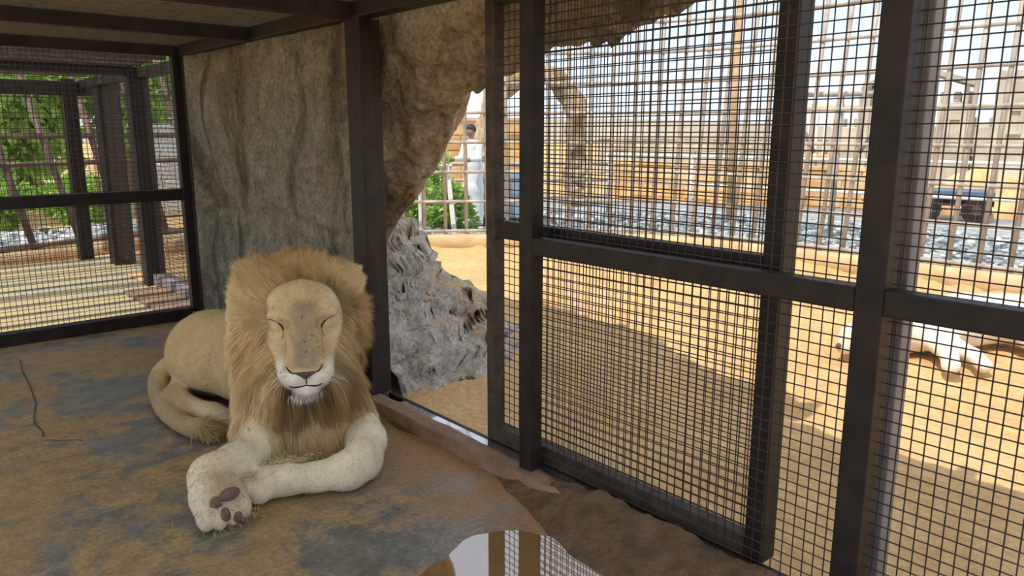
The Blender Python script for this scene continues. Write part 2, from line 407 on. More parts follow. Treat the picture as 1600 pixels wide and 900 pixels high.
# --- floor
me = None
def make_floor():
    xs = np.concatenate([np.linspace(-4, 0, 14)[:-1], np.linspace(0, 2.2, 90)]); ys = np.concatenate([np.linspace(-3.5, 1, 14)[:-1], np.linspace(1, 6.86, 220)])
    X, Y = np.meshgrid(xs, ys, indexing='ij'); P = np.stack([X, Y, np.zeros_like(X)], -1)
    Z = fbm(P * 2.3, 4, 3) * .004
    # shallow hollow that holds the puddle, and one by the back corner
    for cx, cy, r in ((1.68, 1.86, .46), (2.0, 6.2, .3)): Z -= .010 * np.exp(-((X - cx) ** 2 + (Y - cy) ** 2) / (r * r))
    V = np.stack([X, Y, Z], -1).reshape(-1, 3); n0 = len(V)
    F = grid_faces(len(xs), len(ys))
    W = V.copy(); W[:, 2] = -.12
    return fast_mesh('floor', np.concatenate([V]), [F])
fl = tag(link_mesh('floor', make_floor(), M['floor']), kind='structure', label='muddy concrete cage floor with ochre dirt patches')
mb = MB()
def crack(pts, w):
    for (a, b) in zip(pts[:-1], pts[1:]):
        a = Vector(a); b = Vector(b); d = (b - a).normalized().cross(Vector((0, 0, 1))) * w; k = len(mb.v)
        mb.v += [tuple(a + d), tuple(a - d), tuple(b - d), tuple(b + d)]; mb.f4.append((k, k + 1, k + 2, k + 3))
def wig(p, q, n, s, amp):
    return [(p[0] + (q[0] - p[0]) * t + amp * vnoise(np.array([[t * 9 + s, s, 0]]))[0], p[1] + (q[1] - p[1]) * t + amp * vnoise(np.array([[t * 9, s + 5, 0]]))[0], .0055) for t in np.linspace(0, 1, n)]
crack(wig((.80, 6.3), (.62, 4.55), 22, 1.3, .03), .0035); crack(wig((.62, 4.5), (.78, 4.35), 7, 3.7, .02), .0035)
mb.build('floor_crack', simple('crack_dirt_and_shade', (.05, .042, .032), (.075, .06, .045), 10, .9, 0), fl)  # flat strips: crack dirt, with the shade inside the crack painted into the colour
# --- walls
wr = tag(empty('wall_right', (WX, 2.5, 0)), kind='structure', label='right side of the cage with steel frame, wire mesh and plaster panel')
S, SO, SP = M['steel'], M['steel_old'], M['steel_pale']
bevbox('post', S, wr, WX, WX + .08, 3.80, 3.96, .05, CZ + .01)
bevbox('post', S, wr, WX, WX + .07, 2.41, 2.49, .03, CZ + .01)
bevbox('post', S, wr, WX, WX + .08, .915, 1.0, .03, CZ + .01)
bevbox('post', S, wr, WX, WX + .08, -.62, -.54, .03, CZ + .01)
bevbox('post', S, wr, WX + .01, WX + .08, YB - .1, YB - .02, .03, CZ + .01)
bevbox('mid_rail', S, wr, WX, WX + .07, 1.0, 2.41, 1.078, 1.155)
bevbox('mid_rail', S, wr, WX, WX + .07, -.54, .915, 1.078, 1.155)
bevbox('top_beam', S, wr, WX - .005, WX + .10, -3.2, YB + .1, CZ, CZ + .09)
bevbox('jamb_channel', S, wr, WX + .08, WX + .15, 3.83, 3.93, .06, CZ)
wire_panel('wire_mesh', wr, M['wire'], 'x', WX + .074, -.58, 2.43, .045, CZ + .05)
# outer guide post behind the big post
bevbox('guide_post', SP, wr, WX + .13, WX + .21, .905, .985, -.02, CZ + .3)
# sill, channel, track
def lumpy_box(name, mat, parent, x0, x1, y0, y1, z0, z1, nx, ny, amp, seed):
    xs = np.linspace(x0, x1, nx); prof = [(x0, z0)] + [(x, z1) for x in xs] + [(x1, z0)]
    ys = np.linspace(y0, y1, ny); V = np.array([[(px, y, pz) for px, pz in prof] for y in ys])
    D = fbm(V.reshape(-1, 3) * 7, 4, seed).reshape(V.shape[:2]) * amp; V[..., 2] += D * (V[..., 2] > z0 + .001); V[..., 0] += np.roll(D, 1, 1) * .7
    V = V.reshape(-1, 3); k = len(prof)
    return link_mesh(name, fast_mesh(name, V, [grid_faces(ny, k)[:, ::-1], np.array([list(range(k))[:4][::1]])[:0]]), mat, parent)
lumpy_box('sill', M['sill'], wr, 2.16, 2.262, -3.2, YB, -.03, .068, 6, 260, .006, 4)
lumpy_box('channel_bed', M['mud'], wr, 2.255, 2.40, -3.2, 3.9, -.05, .0, 5, 120, .004, 5)
bevbox('channel_water', M['channel'], wr, 2.262, 2.318, -1.0, 3.62, -.02, .060, .002, 1)
mb = MB(); 
for y in np.arange(2.5, 3.6, .2): mb.tube((2.25, y, .05), (2.34, y + .01, .047), .005, 6)
mb.build('tie_bars', S, wr, True)
bevbox('door_track', S, wr, 2.318, 2.345, -1.0, 3.80, .0, .062, .003, 1)
# mud banked up against the sill
def mud_bank():
    ny, nx = 260, 26; ys = np.linspace(-.4, 3.55, ny); V = []
    for y in ys:
        k = float(smooth01(np.array(2.62 - y), 0, .5)); w = .06 + .26 * float(smooth01(np.array(2.75 - y), 0, 1.1)); hgt = .012 + .088 * k
        for t in np.linspace(0, 1, nx): V.append((2.255 - .05 * (1 - k) - w * t - .03 * t, y, hgt * (1 - t ** 1.4) - .005))
    V = np.array(V); V[:, 2] += (fbm(V * np.array([11, 11, 1]), 5, 9) * .016 + .004) * np.clip(V[:, 2] / .03, 0, 1); V[:, 0] += fbm(V * 5, 3, 12) * .02 * np.clip((2.24 - V[:, 0]) / .1, 0, 1)
    return fast_mesh('mud_bank', V, [grid_faces(ny, nx)[:, ::-1]])
link_mesh('mud_bank', mud_bank(), M['mud'], wr)
# plaster panel in the right wall
def panel():
    ny, nz = 150, 110; ys = np.linspace(3.9, YB - .02, ny); zs = np.linspace(0, CZ + .04, nz)
    Y, Z = np.meshgrid(ys, zs, indexing='ij'); P = np.stack([np.zeros_like(Y), Y, Z], -1)
    D = fbm(P * 1.7, 5, 21) * .035 + np.abs(fbm(P * np.array([1, 2.6, .9]), 4, 25)) * .035
    seam = np.abs(Z - 1.02 - fbm(P * 1.2, 2, 31) * .05); D += .02 * np.exp(-(seam / .03) ** 2)
    seam2 = np.abs(Y - 5.35 - fbm(P * 1.2, 2, 33) * .07); D += .022 * np.exp(-(seam2 / .035) ** 2)
    ed = smooth01(Y, 3.95, 4.15) * (1 - smooth01(Y, 6.35, 6.70)); D = D * ed - .03 * (1 - smooth01(YB - Y, .05, .3))
    return fast_mesh('plaster_panel', np.stack([2.255 + D, Y, Z], -1).reshape(-1, 3), [grid_faces(ny, nz)])
link_mesh('plaster_panel', panel(), M['plaster'], wr)
mb = MB().box(2.33, 2.40, 3.9, YB - .02, 0, CZ + .04); mb.build('panel_core', M['plaster'], wr)
# back mesh wall
wb = tag(empty('wall_back', (0, YB, 0)), kind='structure', label='back wall of wire mesh with a dark middle rail')
bevbox('bottom_rail', S, wb, -4, 2.2, YB - .02, YB + .10, .0, .10)
bevbox('mid_rail', S, wb, -4, 2.2, YB, YB + .07, 1.035, 1.13)
bevbox('top_beam', S, wb, -1.5, 2.2, YB - .03, YB + .06, CZ, CZ + .085)
bevbox('post', S, wb, 2.165, 2.32, YB - .02, YB + .06, .0, CZ + .05)
wire_panel('wire_mesh', wb, M['wire'], 'y', YB + .035, -2.2, 2.18, .09, CZ + .02)
# ceiling
ce = tag(empty('ceiling', (0, 2.5, CZ)), kind='structure', label='cage roof of dark beams, wire mesh and pale sheeting')
bevbox('beam', S, ce, -1.5, WX, 3.86, 3.97, CZ, CZ + .085)
bevbox('beam', S, ce, -1.5, WX, 5.24, 5.33, CZ, CZ + .085)
bevbox('beam', S, ce, -1.5, WX, 2.4, 2.49, CZ, CZ + .085)
bevbox('beam', S, ce, -1.5, WX, .92, 1.0, CZ, CZ + .085)
wire_panel('ceiling_mesh', ce, M['cwire'], 'z', CZ + .090, -1.2, WX, 2.0, YB, .03, .003)
def roof():
    xs = np.r_[np.linspace(-1.5, .2, 40)[:-1], np.linspace(.2, 2.41, 190)]; ys = np.r_[np.linspace(.35, 3.6, 60)[:-1], np.linspace(3.6, YB + .15, 280)]; X, Y = np.meshgrid(xs, ys, indexing='ij')
    Z = CZ + .103 + .014 + .012 * np.sin((X * .79 + Y * .62) * 2 * math.pi / .075) * smooth01(X, .2, .35) * smooth01(Y, 3.6, 3.75) + fbm(np.stack([X * 2, Y * 2, X * 0], -1), 3, 41) * .004
    n = X.size; V = np.stack([X, Y, Z], -1).reshape(-1, 3); F = grid_faces(len(xs), len(ys))
    return fast_mesh('roof_sheet', V, [F[:, ::-1]])
link_mesh('roof_sheet', roof(), M['sheet'], ce)
# sliding door, slid open
dr = tag(empty('door_1', (2.35, 2.1, 0)), kind='structure', label='sliding mesh door slid half open on its track')
DX0, DX1 = 2.325, 2.385
bevbox('stile', SO, dr, DX0, DX1, 2.795, 2.865, .065, CZ + .02)
bevbox('stile', S, dr, DX0, DX1 + .03, 1.30, 1.375, .065, CZ + .02)
bevbox('middle_rail', S, dr, DX0, DX1, 1.375, 2.795, 1.105, 1.19)
bevbox('bottom_rail', SO, dr, DX0, DX1, 1.375, 2.795, .065, .15)
bevbox('top_rail', S, dr, DX0, DX1, 1.375, 2.795, CZ - .04, CZ + .02)
wire_panel('wire_mesh', dr, M['wire'], 'x', DX1 - .006, 1.34, 2.82, .1, CZ, PITCH, WR, .011)

# ------------------------------------------------------------------ ground outside
def sand():
    xs = np.linspace(2.32, 9.15, 150); ys = np.linspace(-2.5, 11.2, 290); X, Y = np.meshgrid(xs, ys, indexing='ij'); P = np.stack([X, Y, X * 0], -1)
    Z = -.022 + fbm(P * .8, 3, 51) * .02 + fbm(P * 4.6, 4, 55) * .034 * smooth01(X, 2.4, 4.0) + np.minimum(0, -np.abs(fbm(P * 2.6, 2, 57)) + .25) * .03 * smooth01(X, 3, 5)
    # gentle ridge of raked sand before the kerb on the far right
    Z += .10 * np.exp(-((X - 8.3) / .45) ** 2) * smooth01(-Y, -4.6, -3.2) * (1 + .4 * fbm(P * 1.3, 2, 58))
    return fast_mesh('sand', np.stack([X, Y, Z], -1).reshape(-1, 3), [grid_faces(150, 290)])
tag(link_mesh('sand_yard', sand(), M['sand']), kind='structure', label='rippled ochre sand yard outside the cage')
gr = MB(); gr.v = [(-260, -260, -.08), (260, -260, -.08), (260, 260, -.08), (-260, 260, -.08)]; gr.f4 = [(0, 1, 2, 3)]
tag(gr.build('desert_ground', M['sand']), kind='structure', label='flat sandy ground reaching to the horizon')

# ------------------------------------------------------------------ kerb and leaning bar fence round the yard
def resample(pts, step):
    pts = np.array(pts, float); d = np.r_[0, np.cumsum(np.linalg.norm(np.diff(pts, axis=0), axis=1))]
    s = np.arange(0, d[-1], step); return np.stack([np.interp(s, d, pts[:, i]) for i in range(pts.shape[1])], 1)
def spline(pts, n=12):
    P = [Vector(p) for p in pts]; out = []
    for i in range(len(P) - 1):
        p0 = P[max(i - 1, 0)]; p1 = P[i]; p2 = P[i + 1]; p3 = P[min(i + 2, len(P) - 1)]
        for t in np.linspace(0, 1, n, endpoint=False):
            out.append(tuple(.5 * ((2 * p1) + (p2 - p0) * t + (2 * p0 - 5 * p1 + 4 * p2 - p3) * t * t + (3 * p1 - p0 - 3 * p2 + p3) * t ** 3)))
    out.append(tuple(P[-1])); return np.array(out)
def sweep_profile(name, line, prof, mat, parent=None, amp=.0, seed=1):
    line = np.array(line); T = np.gradient(line, axis=0); T /= np.linalg.norm(T, axis=1, keepdims=True); N = np.stack([-T[:, 1], T[:, 0]], 1)
    V = np.array([[(p[0] + n[0] * a, p[1] + n[1] * a, b) for a, b in prof] for p, n in zip(line, N)])
    if amp: D = fbm(V.reshape(-1, 3) * 3, 4, seed).reshape(V.shape[:2]) * amp; V[..., 2] += D; V[..., 0] += D * .6
    return link_mesh(name, fast_mesh(name, V.reshape(-1, 3), [grid_faces(len(line), len(prof), True)]), mat, parent)
YARD = spline([(9.05, -3.2, 0), (9.05, 2, 0), (9.05, 5.2, 0), (8.75, 6.9, 0), (7.95, 7.85, 0), (6.95, 8.55, 0), (6.1, 9.15, 0), (4.6, 10.2, 0), (3.3, 11.1, 0)], 14)[:, :2]
kerb = sweep_profile('kerb', YARD, [(-.14, -.1), (-.14, .13), (-.11, .16), (.13, .16), (.16, .12), (.16, -.1)], M['curb'], None, .012, 61)
tag(kerb, kind='structure', label='low sandy concrete kerb under the bar fence')
def bar_fence(name, line, lean, base_z, length, spacing, levels, mat, r, label, group=None, mesh=True):
    root = empty(name, (line[0][0], line[0][1], base_z)); tag(root, label, 'fence', group)
    P = resample(line, spacing); T = np.gradient(P, axis=0); T /= np.linalg.norm(T, axis=1, keepdims=True); N = np.stack([T[:, 1], -T[:, 0]], 1)
    le = math.radians(lean) if not callable(lean) else None
    def dirn(n, p):
        a = math.radians(lean(p)) if callable(lean) else le
        return Vector((n[0] * math.sin(a), n[1] * math.sin(a), math.cos(a)))
    bm_ = MB().tube((0, 0, 0), (0, 0, length), r, 8).mesh('bar', True); bm_.materials.append(mat)
    for p, n in zip(P, N):
        o = link_mesh('bar', bm_, None, root, (p[0], p[1], base_z)); o.rotation_euler = dirn(n, p).to_track_quat('Z', 'Y').to_euler()
    for h in levels:
        pts = [tuple(Vector((p[0], p[1], base_z)) + dirn(n, p) * h + Vector((-n[0], -n[1], 0)) * r) for p, n in zip(P, N)]
        MB().path(pts, r * .85, 8).build('rail', mat, root, True)
    if mesh:
        mb = MB(); Q = resample(line, .09); TT = np.gradient(Q, axis=0); TT /= np.linalg.norm(TT, axis=1, keepdims=True); NN = np.stack([TT[:, 1], -TT[:, 0]], 1)
        D = [dirn(n, p) for p, n in zip(Q, NN)]
        for p, n, d in zip(Q, NN, D):
            b = Vector((p[0] + n[0] * .04, p[1] + n[1] * .04, base_z)); mb.tube(b, b + d * length, .0009, 3, cap=False)
        for h in np.arange(.05, length, .09):
            for i in range(0, len(Q) - 1, 3):
                j = min(i + 3, len(Q) - 1)
                a = Vector((Q[i][0] + NN[i][0] * .04, Q[i][1] + NN[i][1] * .04, base_z)) + D[i] * h; b = Vector((Q[j][0] + NN[j][0] * .04, Q[j][1] + NN[j][1] * .04, base_z)) + D[j] * h
                mb.tube(a, b, .0009, 3, cap=False)
        o = mb.build('fine_mesh', mat, root); o['kind'] = 'stuff'
    return root
bar_fence('bar_fence', YARD, 7, .15, 4.6, .30, [.06, .48, .90, 1.32, 1.74, 2.16, 2.58, 3.0, 3.42, 3.84, 4.3], M['bar'], .027, 'tall grey pipe bar fence leaning outward round the sand yard')
# ------------------------------------------------------------------ artificial rock: arch and pile by the doorway
def arch_rock():
    eY = [.9, 1.45, 1.75, 1.95, 2.2, 2.34, 2.65, 2.98, 3.22, 3.47, 3.62, 3.81, 4.09, 4.54, 5.0, 5.6, 6.9]
    eZ = [2.40, 2.40, 2.30, 2.14, 2.07, 2.02, 2.00, 1.96, 1.925, 1.87, 1.80, 1.66, 1.35, .88, .45, -.1, -.1]
    ys = np.linspace(1.86, 6.8, 230); ze = np.interp(ys, eY, eZ); ze = np.convolve(np.pad(ze, 4, 'edge'), np.ones(9) / 9, 'valid')
    fx = 2.80 + .06 * smooth01(ys, 1.86, 2.6) + .24 * smooth01(ys, 2.6, 4.0)
    top = 2.42 + .40 * smooth01(ys, 2.7, 4.1) + .06 * fbm(np.stack([ys * 1.3, ys * 0, ys * 0], 1), 3, 71)
    steep = smooth01(ys, 3.4, 4.2)
    V = []; nl = 64
    for y, z, t, s, f_ in zip(ys, ze, top, steep, fx):
        t = max(t, z + .12); d = min(.22 + .30 * s, (t - z) * .9)
        loop = [(2.43, t), (2.43, min(z + d, t - .01)), (2.50, z + .7 * d if z + .7 * d < t else t), (min(2.62, f_ - .1), z + .35 * d), (min(2.80, f_ - .04), z), (max(f_ - .2, 2.60 if f_ < 2.85 else 2.82), z + .03), (f_ - .04, z + .3 if z + .3 < t else t - .02), (f_, t)]
        loop = np.array(loop); L = np.r_[0, np.cumsum([1.2, .25, .25, .25, .3, .3, .5])]; q = np.linspace(0, L[-1], nl)
        V.append(np.stack([np.interp(q, L, loop[:, 0]), np.full(nl, y), np.interp(q, L, loop[:, 1])], 1))
    V = np.array(V); V[0] = V[0].mean(0); V[-1] = V[-1].mean(0); P = V.reshape(-1, 3); rough = np.tile(smooth01(np.linspace(0, 3.05, nl), 1.0, 1.4), len(ys))
    n1 = fbm(P * 3.1, 4, 73); n2 = np.abs(fbm(P * 7, 4, 75))
    P = P + np.stack([-(n1 * (.012 + .035 * rough) + n2 * .05 * rough), fbm(P * 4, 3, 77) * .04 * rough, -(n2 - .3) * .07 * rough + fbm(P * 4.5, 3, 79) * .035 * rough], 1)
    P[:, 0] = np.maximum(P[:, 0], 2.415)
    return fast_mesh('rock_arch', P, [grid_faces(len(ys), nl, True)[:, ::-1]])
tag(link_mesh('rock_arch', arch_rock(), M['arch']), 'brown artificial rock arch curving over the doorway', 'rock')
def pile():
    nx, ny = 200, 260; xs = np.linspace(2.43, 4.5, nx); ys = np.linspace(3.5, 6.8, ny); X, Y = np.meshgrid(xs, ys, indexing='ij'); P = np.stack([X, Y, X * 0], -1)
    w = fbm(P * 1.5, 2, 81) * .10 + np.abs(fbm(P * 2.7, 2, 82)) * .07
    d = np.sqrt(((X - 2.4) / 1.78) ** 2 + (np.where(Y < 5.4, (Y - 5.4) / 1.55, (Y - 5.4) / 1.9)) ** 2) + w - .05
    h = np.minimum(1.85 * (1 - d), 1.35) + fbm(P * 3.2, 2, 83) * .04
    s = .155; q = h / s + .35 * fbm(P * 1.1, 2, 84); fl = np.floor(q); t = (fl + smooth01(q - fl, .62, .90) - .35 * fbm(P * 1.1, 2, 84)) * s
    h2 = .12 * h + .88 * t + fbm(P * 8, 4, 85) * .020 + np.abs(fbm(P * 3.5, 3, 86)) * .03
    Z = np.where(h > -.08, h2, -.15) - .02
    face = smooth01(q - fl, .55, .65) * (1 - smooth01(q - fl, .88, .97))
    Q = np.stack([X * 4, Y * 4, Z * 14], -1); k1 = fbm(Q, 3, 87) * (.02 + .035 * face); k2 = fbm(Q + 9, 3, 89) * (.02 + .04 * face)
    V = np.stack([X + k1, Y - k2, Z], -1); V[..., 0] = np.maximum(V[..., 0], 2.425)
    return fast_mesh('rock_pile', V.reshape(-1, 3), [grid_faces(nx, ny)])
def ledge_rock():
    m = rock_material('layered_rock', (.36, .34, .30), (.54, .51, .46), (.46, .36, .23), (.25, .225, .19), .7); n, l = m.node_tree.nodes, m.node_tree.links; b = n['Principled BSDF']
    src = b.inputs['Base Color'].links[0].from_socket; g = n.new('ShaderNodeNewGeometry'); sp = n.new('ShaderNodeSeparateXYZ'); l.new(g.outputs['Normal'], sp.inputs[0]); v = coords(n, l)
    mu = n.new('ShaderNodeMath'); mu.operation = 'MULTIPLY'; l.new(ramp(n, l, sp.outputs['Z'], [(.80, (0, 0, 0)), (.95, (1, 1, 1))]), mu.inputs[0]); l.new(ramp(n, l, noise(n, l, v, 5, 4), [(.48, (0, 0, 0)), (.60, (.9, .9, .9))]), mu.inputs[1])
    l.new(mixc(n, l, mu.outputs[0], src, (.58, .37, .18)), b.inputs['Base Color']); return m          # sand lying on the flat ledges
M['rock'] = ledge_rock()
tag(link_mesh('rock_pile', pile(), M['rock']), 'grey layered rock pile beside the open doorway', 'rock')
# ------------------------------------------------------------------ gravel
def pebbles(name, line, w0, w1, n, size, label, seed, cols, zb=0.0):
    rng = np.random.default_rng(seed); t = (1 + 5 ** .5) / 2
    iv = np.array([(-1, t, 0), (1, t, 0), (-1, -t, 0), (1, -t, 0), (0, -1, t), (0, 1, t), (0, -1, -t), (0, 1, -t), (t, 0, -1), (t, 0, 1), (-t, 0, -1), (-t, 0, 1)]) / math.sqrt(1 + t * t)
    ifc = np.array([(0, 11, 5), (0, 5, 1), (0, 1, 7), (0, 7, 10), (0, 10, 11), (1, 5, 9), (5, 11, 4), (11, 10, 2), (10, 7, 6), (7, 1, 8), (3, 9, 4), (3, 4, 2), (3, 2, 6), (3, 6, 8), (3, 8, 9), (4, 9, 5), (2, 4, 11), (6, 2, 10), (8, 6, 7), (9, 8, 1)])
    L = resample(line, .02); k = rng.integers(1, len(L) - 1, n); T = L[k + 1] - L[k - 1]; T /= np.linalg.norm(T, axis=1, keepdims=True) + 1e-9; N = np.stack([T[:, 1], -T[:, 0]], 1)
    u = rng.uniform(w0, w1, n); C = L[k] + N * u[:, None]; sz = size * rng.uniform(.6, 1.5, n)
    sc = np.stack([sz * rng.uniform(.7, 1.3, n), sz * rng.uniform(.7, 1.3, n), sz * rng.uniform(.45, .8, n)], 1)
    V = iv[None] * sc[:, None]; th = rng.uniform(0, 6.28, n); c, s = np.cos(th)[:, None], np.sin(th)[:, None]
    V = np.stack([V[..., 0] * c - V[..., 1] * s, V[..., 0] * s + V[..., 1] * c, V[..., 2]], -1); V[..., 0] += C[:, :1]; V[..., 1] += C[:, 1:]; V[..., 2] += zb + rng.uniform(0, .04, n)[:, None]
    F = (ifc[None] + (np.arange(n) * 12)[:, None, None]).reshape(-1, 3); cl = np.array(cols)[rng.integers(0, len(cols), n)] * rng.uniform(.7, 1.15, (n, 1))
    o = link_mesh(name, fast_mesh(name, V.reshape(-1, 3), [F], True, np.repeat(cl, 12, 0)), M['pebble']); tag(o, label, 'gravel', kind='stuff'); return o
PC = [(.36, .40, .41), (.26, .31, .34), (.46, .48, .47), (.17, .21, .24), (.58, .59, .58)]
pebbles('gravel', YARD, .2, 4.2, 16000, .06, 'bed of grey and white pebbles beyond the bar fence', 91, PC, .0)
bed = sweep_profile('gravel_bed', YARD, [(-.2, -.06), (-.2, .02), (-4.4, .02), (-4.4, -.06)], simple('gravel_soil', (.25, .27, .27), (.42, .44, .43), 20, .95, .4, .02)); tag(bed, kind='structure', label='grey soil under the pebbles')
# ------------------------------------------------------------------ things beyond the fence
def wpt(px, py, dist):                      # helper for reading the plan: point at a horizontal distance along a sight line
    yaw, pit = math.radians(41.03), math.radians(11.52)
    fw = np.array([math.sin(yaw) * math.cos(pit), math.cos(yaw) * math.cos(pit), -math.sin(pit)]); r = np.array([math.cos(yaw), -math.sin(yaw), 0]); u = np.cross(r, fw)
    d = fw + (px - 800) / FPX * r - (py - 450) / FPX * u; return CAM + d * dist / np.linalg.norm(d[:2])
def ang(px): return math.atan2(*(wpt(px, 207, 1) - CAM)[:2])      # bearing from +Y
road = sweep_profile('road', YARD + 0, [(-4.4, -.05), (-4.4, .01), (-7.2, .01), (-7.2, -.05)], M['road']); tag(road, kind='structure', label='grey service road behind the pebble bed')
# low stone walls (each block a part)
def block_wall(name, p, q, h, course, blen, thick, mat, label, cap=True):
    p = Vector((p[0], p[1], 0)); q = Vector((q[0], q[1], 0)); L = (q - p).length; d = (q - p).normalized(); root = empty(name, tuple(p)); tag(root, label, 'wall')
    kinds = []
    for k in range(3):
        bm = bmesh.new(); bmesh.ops.create_cube(bm, size=1)
        for v in bm.verts: v.co = Vector((v.co.x * (blen - .03), v.co.y * (thick + .02 * k), v.co.z * (course - .025)))
        bmesh.ops.bevel(bm, geom=bm.edges[:], offset=.02, segments=1, affect='EDGES'); m_ = bpy.data.meshes.new('block'); bm.to_mesh(m_); bm.free(); m_.materials.append(mat); kinds.append(m_)
    rz = math.atan2(d.y, d.x); core = MB().box(0, L, -thick * .42, thick * .42, -.05, h - .01).build('wall_core', mat); core.parent = root; core.rotation_euler.z = rz
    for c in range(int(h / course)):
        x = blen * (.5 if c % 2 else 0.0)
        while x + blen <= L:
            o = bpy.data.objects.new('block', kinds[random.randrange(3)]); COL.objects.link(o); o.parent = root
            v = d * (x + blen / 2); o.location = (v.x, v.y, course * (c + .5)); o.rotation_euler.z = rz; x += blen
    if cap:
        o = MB().box(-.05, L + .05, -thick * .6, thick * .6, h, h + .07).build('coping', mat); o.parent = root; o.rotation_euler.z = rz
    return root
block_wall('stone_wall', (16.5, 6.3), (15.4, 13.5), .8, .2, .75, .3, M['stonewall'], 'low ochre block wall behind the service road')
block_wall('stone_wall', (13.6, 15.3), (7.5, 17.8), 1.9, .38, 1.1, .35, M['stonewall'], 'taller ochre block wall behind the person in white')
block_wall('stone_wall', (27, 2), (24, 22), 1.35, .45, 1.5, .4, M['palestone'], 'long pale block wall far behind the service road')
# white pipe railing along the road
def railing(name, p, q, h, rails, mat, label, step=2.0, r=.035):
    p = Vector((p[0], p[1], 0)); q = Vector((q[0], q[1], 0)); root = empty(name, tuple(p)); tag(root, label, 'railing'); n = max(1, int((q - p).length / step))
    for i in range(n + 1):
        a = p.lerp(q, i / n); MB().tube(a + Vector((0, 0, -.06)), a + Vector((0, 0, h)), r, 8).build('post', mat, root, True)
    for z in rails: MB().tube(p + Vector((0, 0, z)), q + Vector((0, 0, z)), r * .9, 8).build('rail', mat, root, True)
    return root
block_wall('stone_wall', (4.4, 16.2), (8.6, 16.9), 1.7, .34, .8, .35, M['white'], 'whitish rubble wall behind the next cage')
railing('pipe_railing', (14.2, 1.2), (12.9, 11.6), 1.15, (.55, 1.12), M['white'], 'pale pipe railing with two rails beside the service road')
railing('pipe_railing', (11.4, 10.2), (7.6, 13.3), 1.0, (.35, .68, 1.0), M['bar'], 'weathered pipe railing in front of the person in white')
# picket fence on a base far right
def pickets(p, q, z0, z1, label):
    p = Vector((p[0], p[1], 0)); q = Vector((q[0], q[1], 0)); root = empty('picket_fence', tuple(p)); tag(root, label, 'fence'); n = int((q - p).length / .24); d = (q - p) / n
    pm = MB().box(-.035, .035, -.035, .035, z0, z1).mesh('picket'); pm.materials.append(M['white'])
    for i in range(n + 1):
        o = link_mesh('picket', pm, None, root, tuple(p + d * i))
    for z in (z0 + .1, z1 - .12): MB().tube(p + Vector((0, 0, z)), q + Vector((0, 0, z)), .05, 6).build('rail', M['stonewall'], root)
    MB().tube(p + Vector((0, 0, -.08)), p + Vector((0, 0, z1)), .09, 8).build('post', M['white'], root); MB().tube(q + Vector((0, 0, -.08)), q + Vector((0, 0, z1)), .09, 8).build('post', M['white'], root)
pickets(wpt(1215, 207, 27), wpt(1420, 207, 27), .75, 2.5, 'white picket fence beside the pale stone castle')
pa, pb = wpt(1205, 207, 28), wpt(1425, 207, 28)
block_wall('stone_wall', pa[:2], pb[:2], 1.0, .33, .9, .4, M['palestone'], 'pale base wall behind the white pickets')
# stone castle
def castle():
    c = wpt(1530, 207, 23); root = empty('stone_castle', (c[0], c[1], 0)); tag(root, 'pale stone play castle with towers and battlements beyond the fence', 'castle')
    d = np.array([CAM[0] - c[0], CAM[1] - c[1]]); d /= np.linalg.norm(d); rgt = np.array([-d[1], d[0]])
    def blk(name, a, dep, w, t, z0, z1, mat=M['palestone'], bv=.03):
        bm = bmesh.new(); bmesh.ops.create_cube(bm, size=1)
        for v in bm.verts: v.co = Vector((v.co.x * w, v.co.y * t, (z0 + z1) / 2 + v.co.z * (z1 - z0)))
        bmesh.ops.bevel(bm, geom=bm.edges[:], offset=bv, segments=1, affect='EDGES'); m_ = bpy.data.meshes.new(name); bm.to_mesh(m_); bm.free(); m_.materials.append(mat)
        o = bpy.data.objects.new(name, m_); COL.objects.link(o); o.parent = root; p = rgt * a + d * dep; o.location = (p[0], p[1], 0); o.rotation_euler.z = math.atan2(rgt[1], rgt[0]); return o
    blk('wall', -.2, 0, 6.6, .6, -.1, 1.75)
    for a, w, h in ((-2.35, .9, 2.55), (-.55, .8, 2.35), (.7, .9, 2.85), (2.0, 1.2, 2.6), (3.2, 1.0, 3.0)):
        blk('tower', a, .15, w, .9, -.1, h)
        for k in (-1, 0, 1): blk('merlon', a + k * w * .36, .15, w * .22, .9, h - .01, h + .24)
    for a in (-1.5, .1, 1.35): blk('buttress', a, .45, .35, .3, -.1, 1.3)
    for k in range(12): blk('merlon', -3.3 + k * .52, 0, .3, .6, 1.74, 1.98)
    for a, z in ((-2.35, 1.5), (-.55, 1.4), (.7, 1.6), (2.0, 1.5)): [blk('window_frame', a + da, .63, w_, .08, z + z0_, z + z1_, M['palestone'], .008) for da, w_, z0_, z1_ in ((-.13, .05, 0, .5), (.13, .05, 0, .5), (0, .31, .5, .55), (0, .31, -.05, 0))]
    for a in (-1.5, .1): [blk('door_frame', a + da, .33, w_, .08, z0_, z1_, M['palestone'], .008) for da, w_, z0_, z1_ in ((-.27, .06, 0, 1.0), (.27, .06, 0, 1.0), (0, .6, 1.0, 1.07))]
    # gabled canopy
    mb = MB(); 
    for s in (-1, 1):
        k = len(mb.v)
        for dep in (-.6, .9):
            for (a, z) in ((-1.45, 3.25), (-1.45, 3.13), (-1.45 + s * 1.25, 2.72), (-1.45 + s * 1.25, 2.84)):
                p = rgt * a + d * dep; mb.v.append((c[0] + p[0], c[1] + p[1], z))
        mb.f4 += [tuple(k + i for i in q) for q in ((0, 1, 2, 3), (7, 6, 5, 4), (0, 3, 7, 4), (1, 5, 6, 2), (2, 6, 7, 3))]
    mb.build('canopy', M['slate'], root)
    for s in (-1, 1):
        p = c[:2] + rgt * (-1.45 + s * 1.1) + d * .7; MB().tube((p[0], p[1], -.1), (p[0], p[1], 2.82), .05, 8).build('canopy_post', M['palestone'], root)
castle()
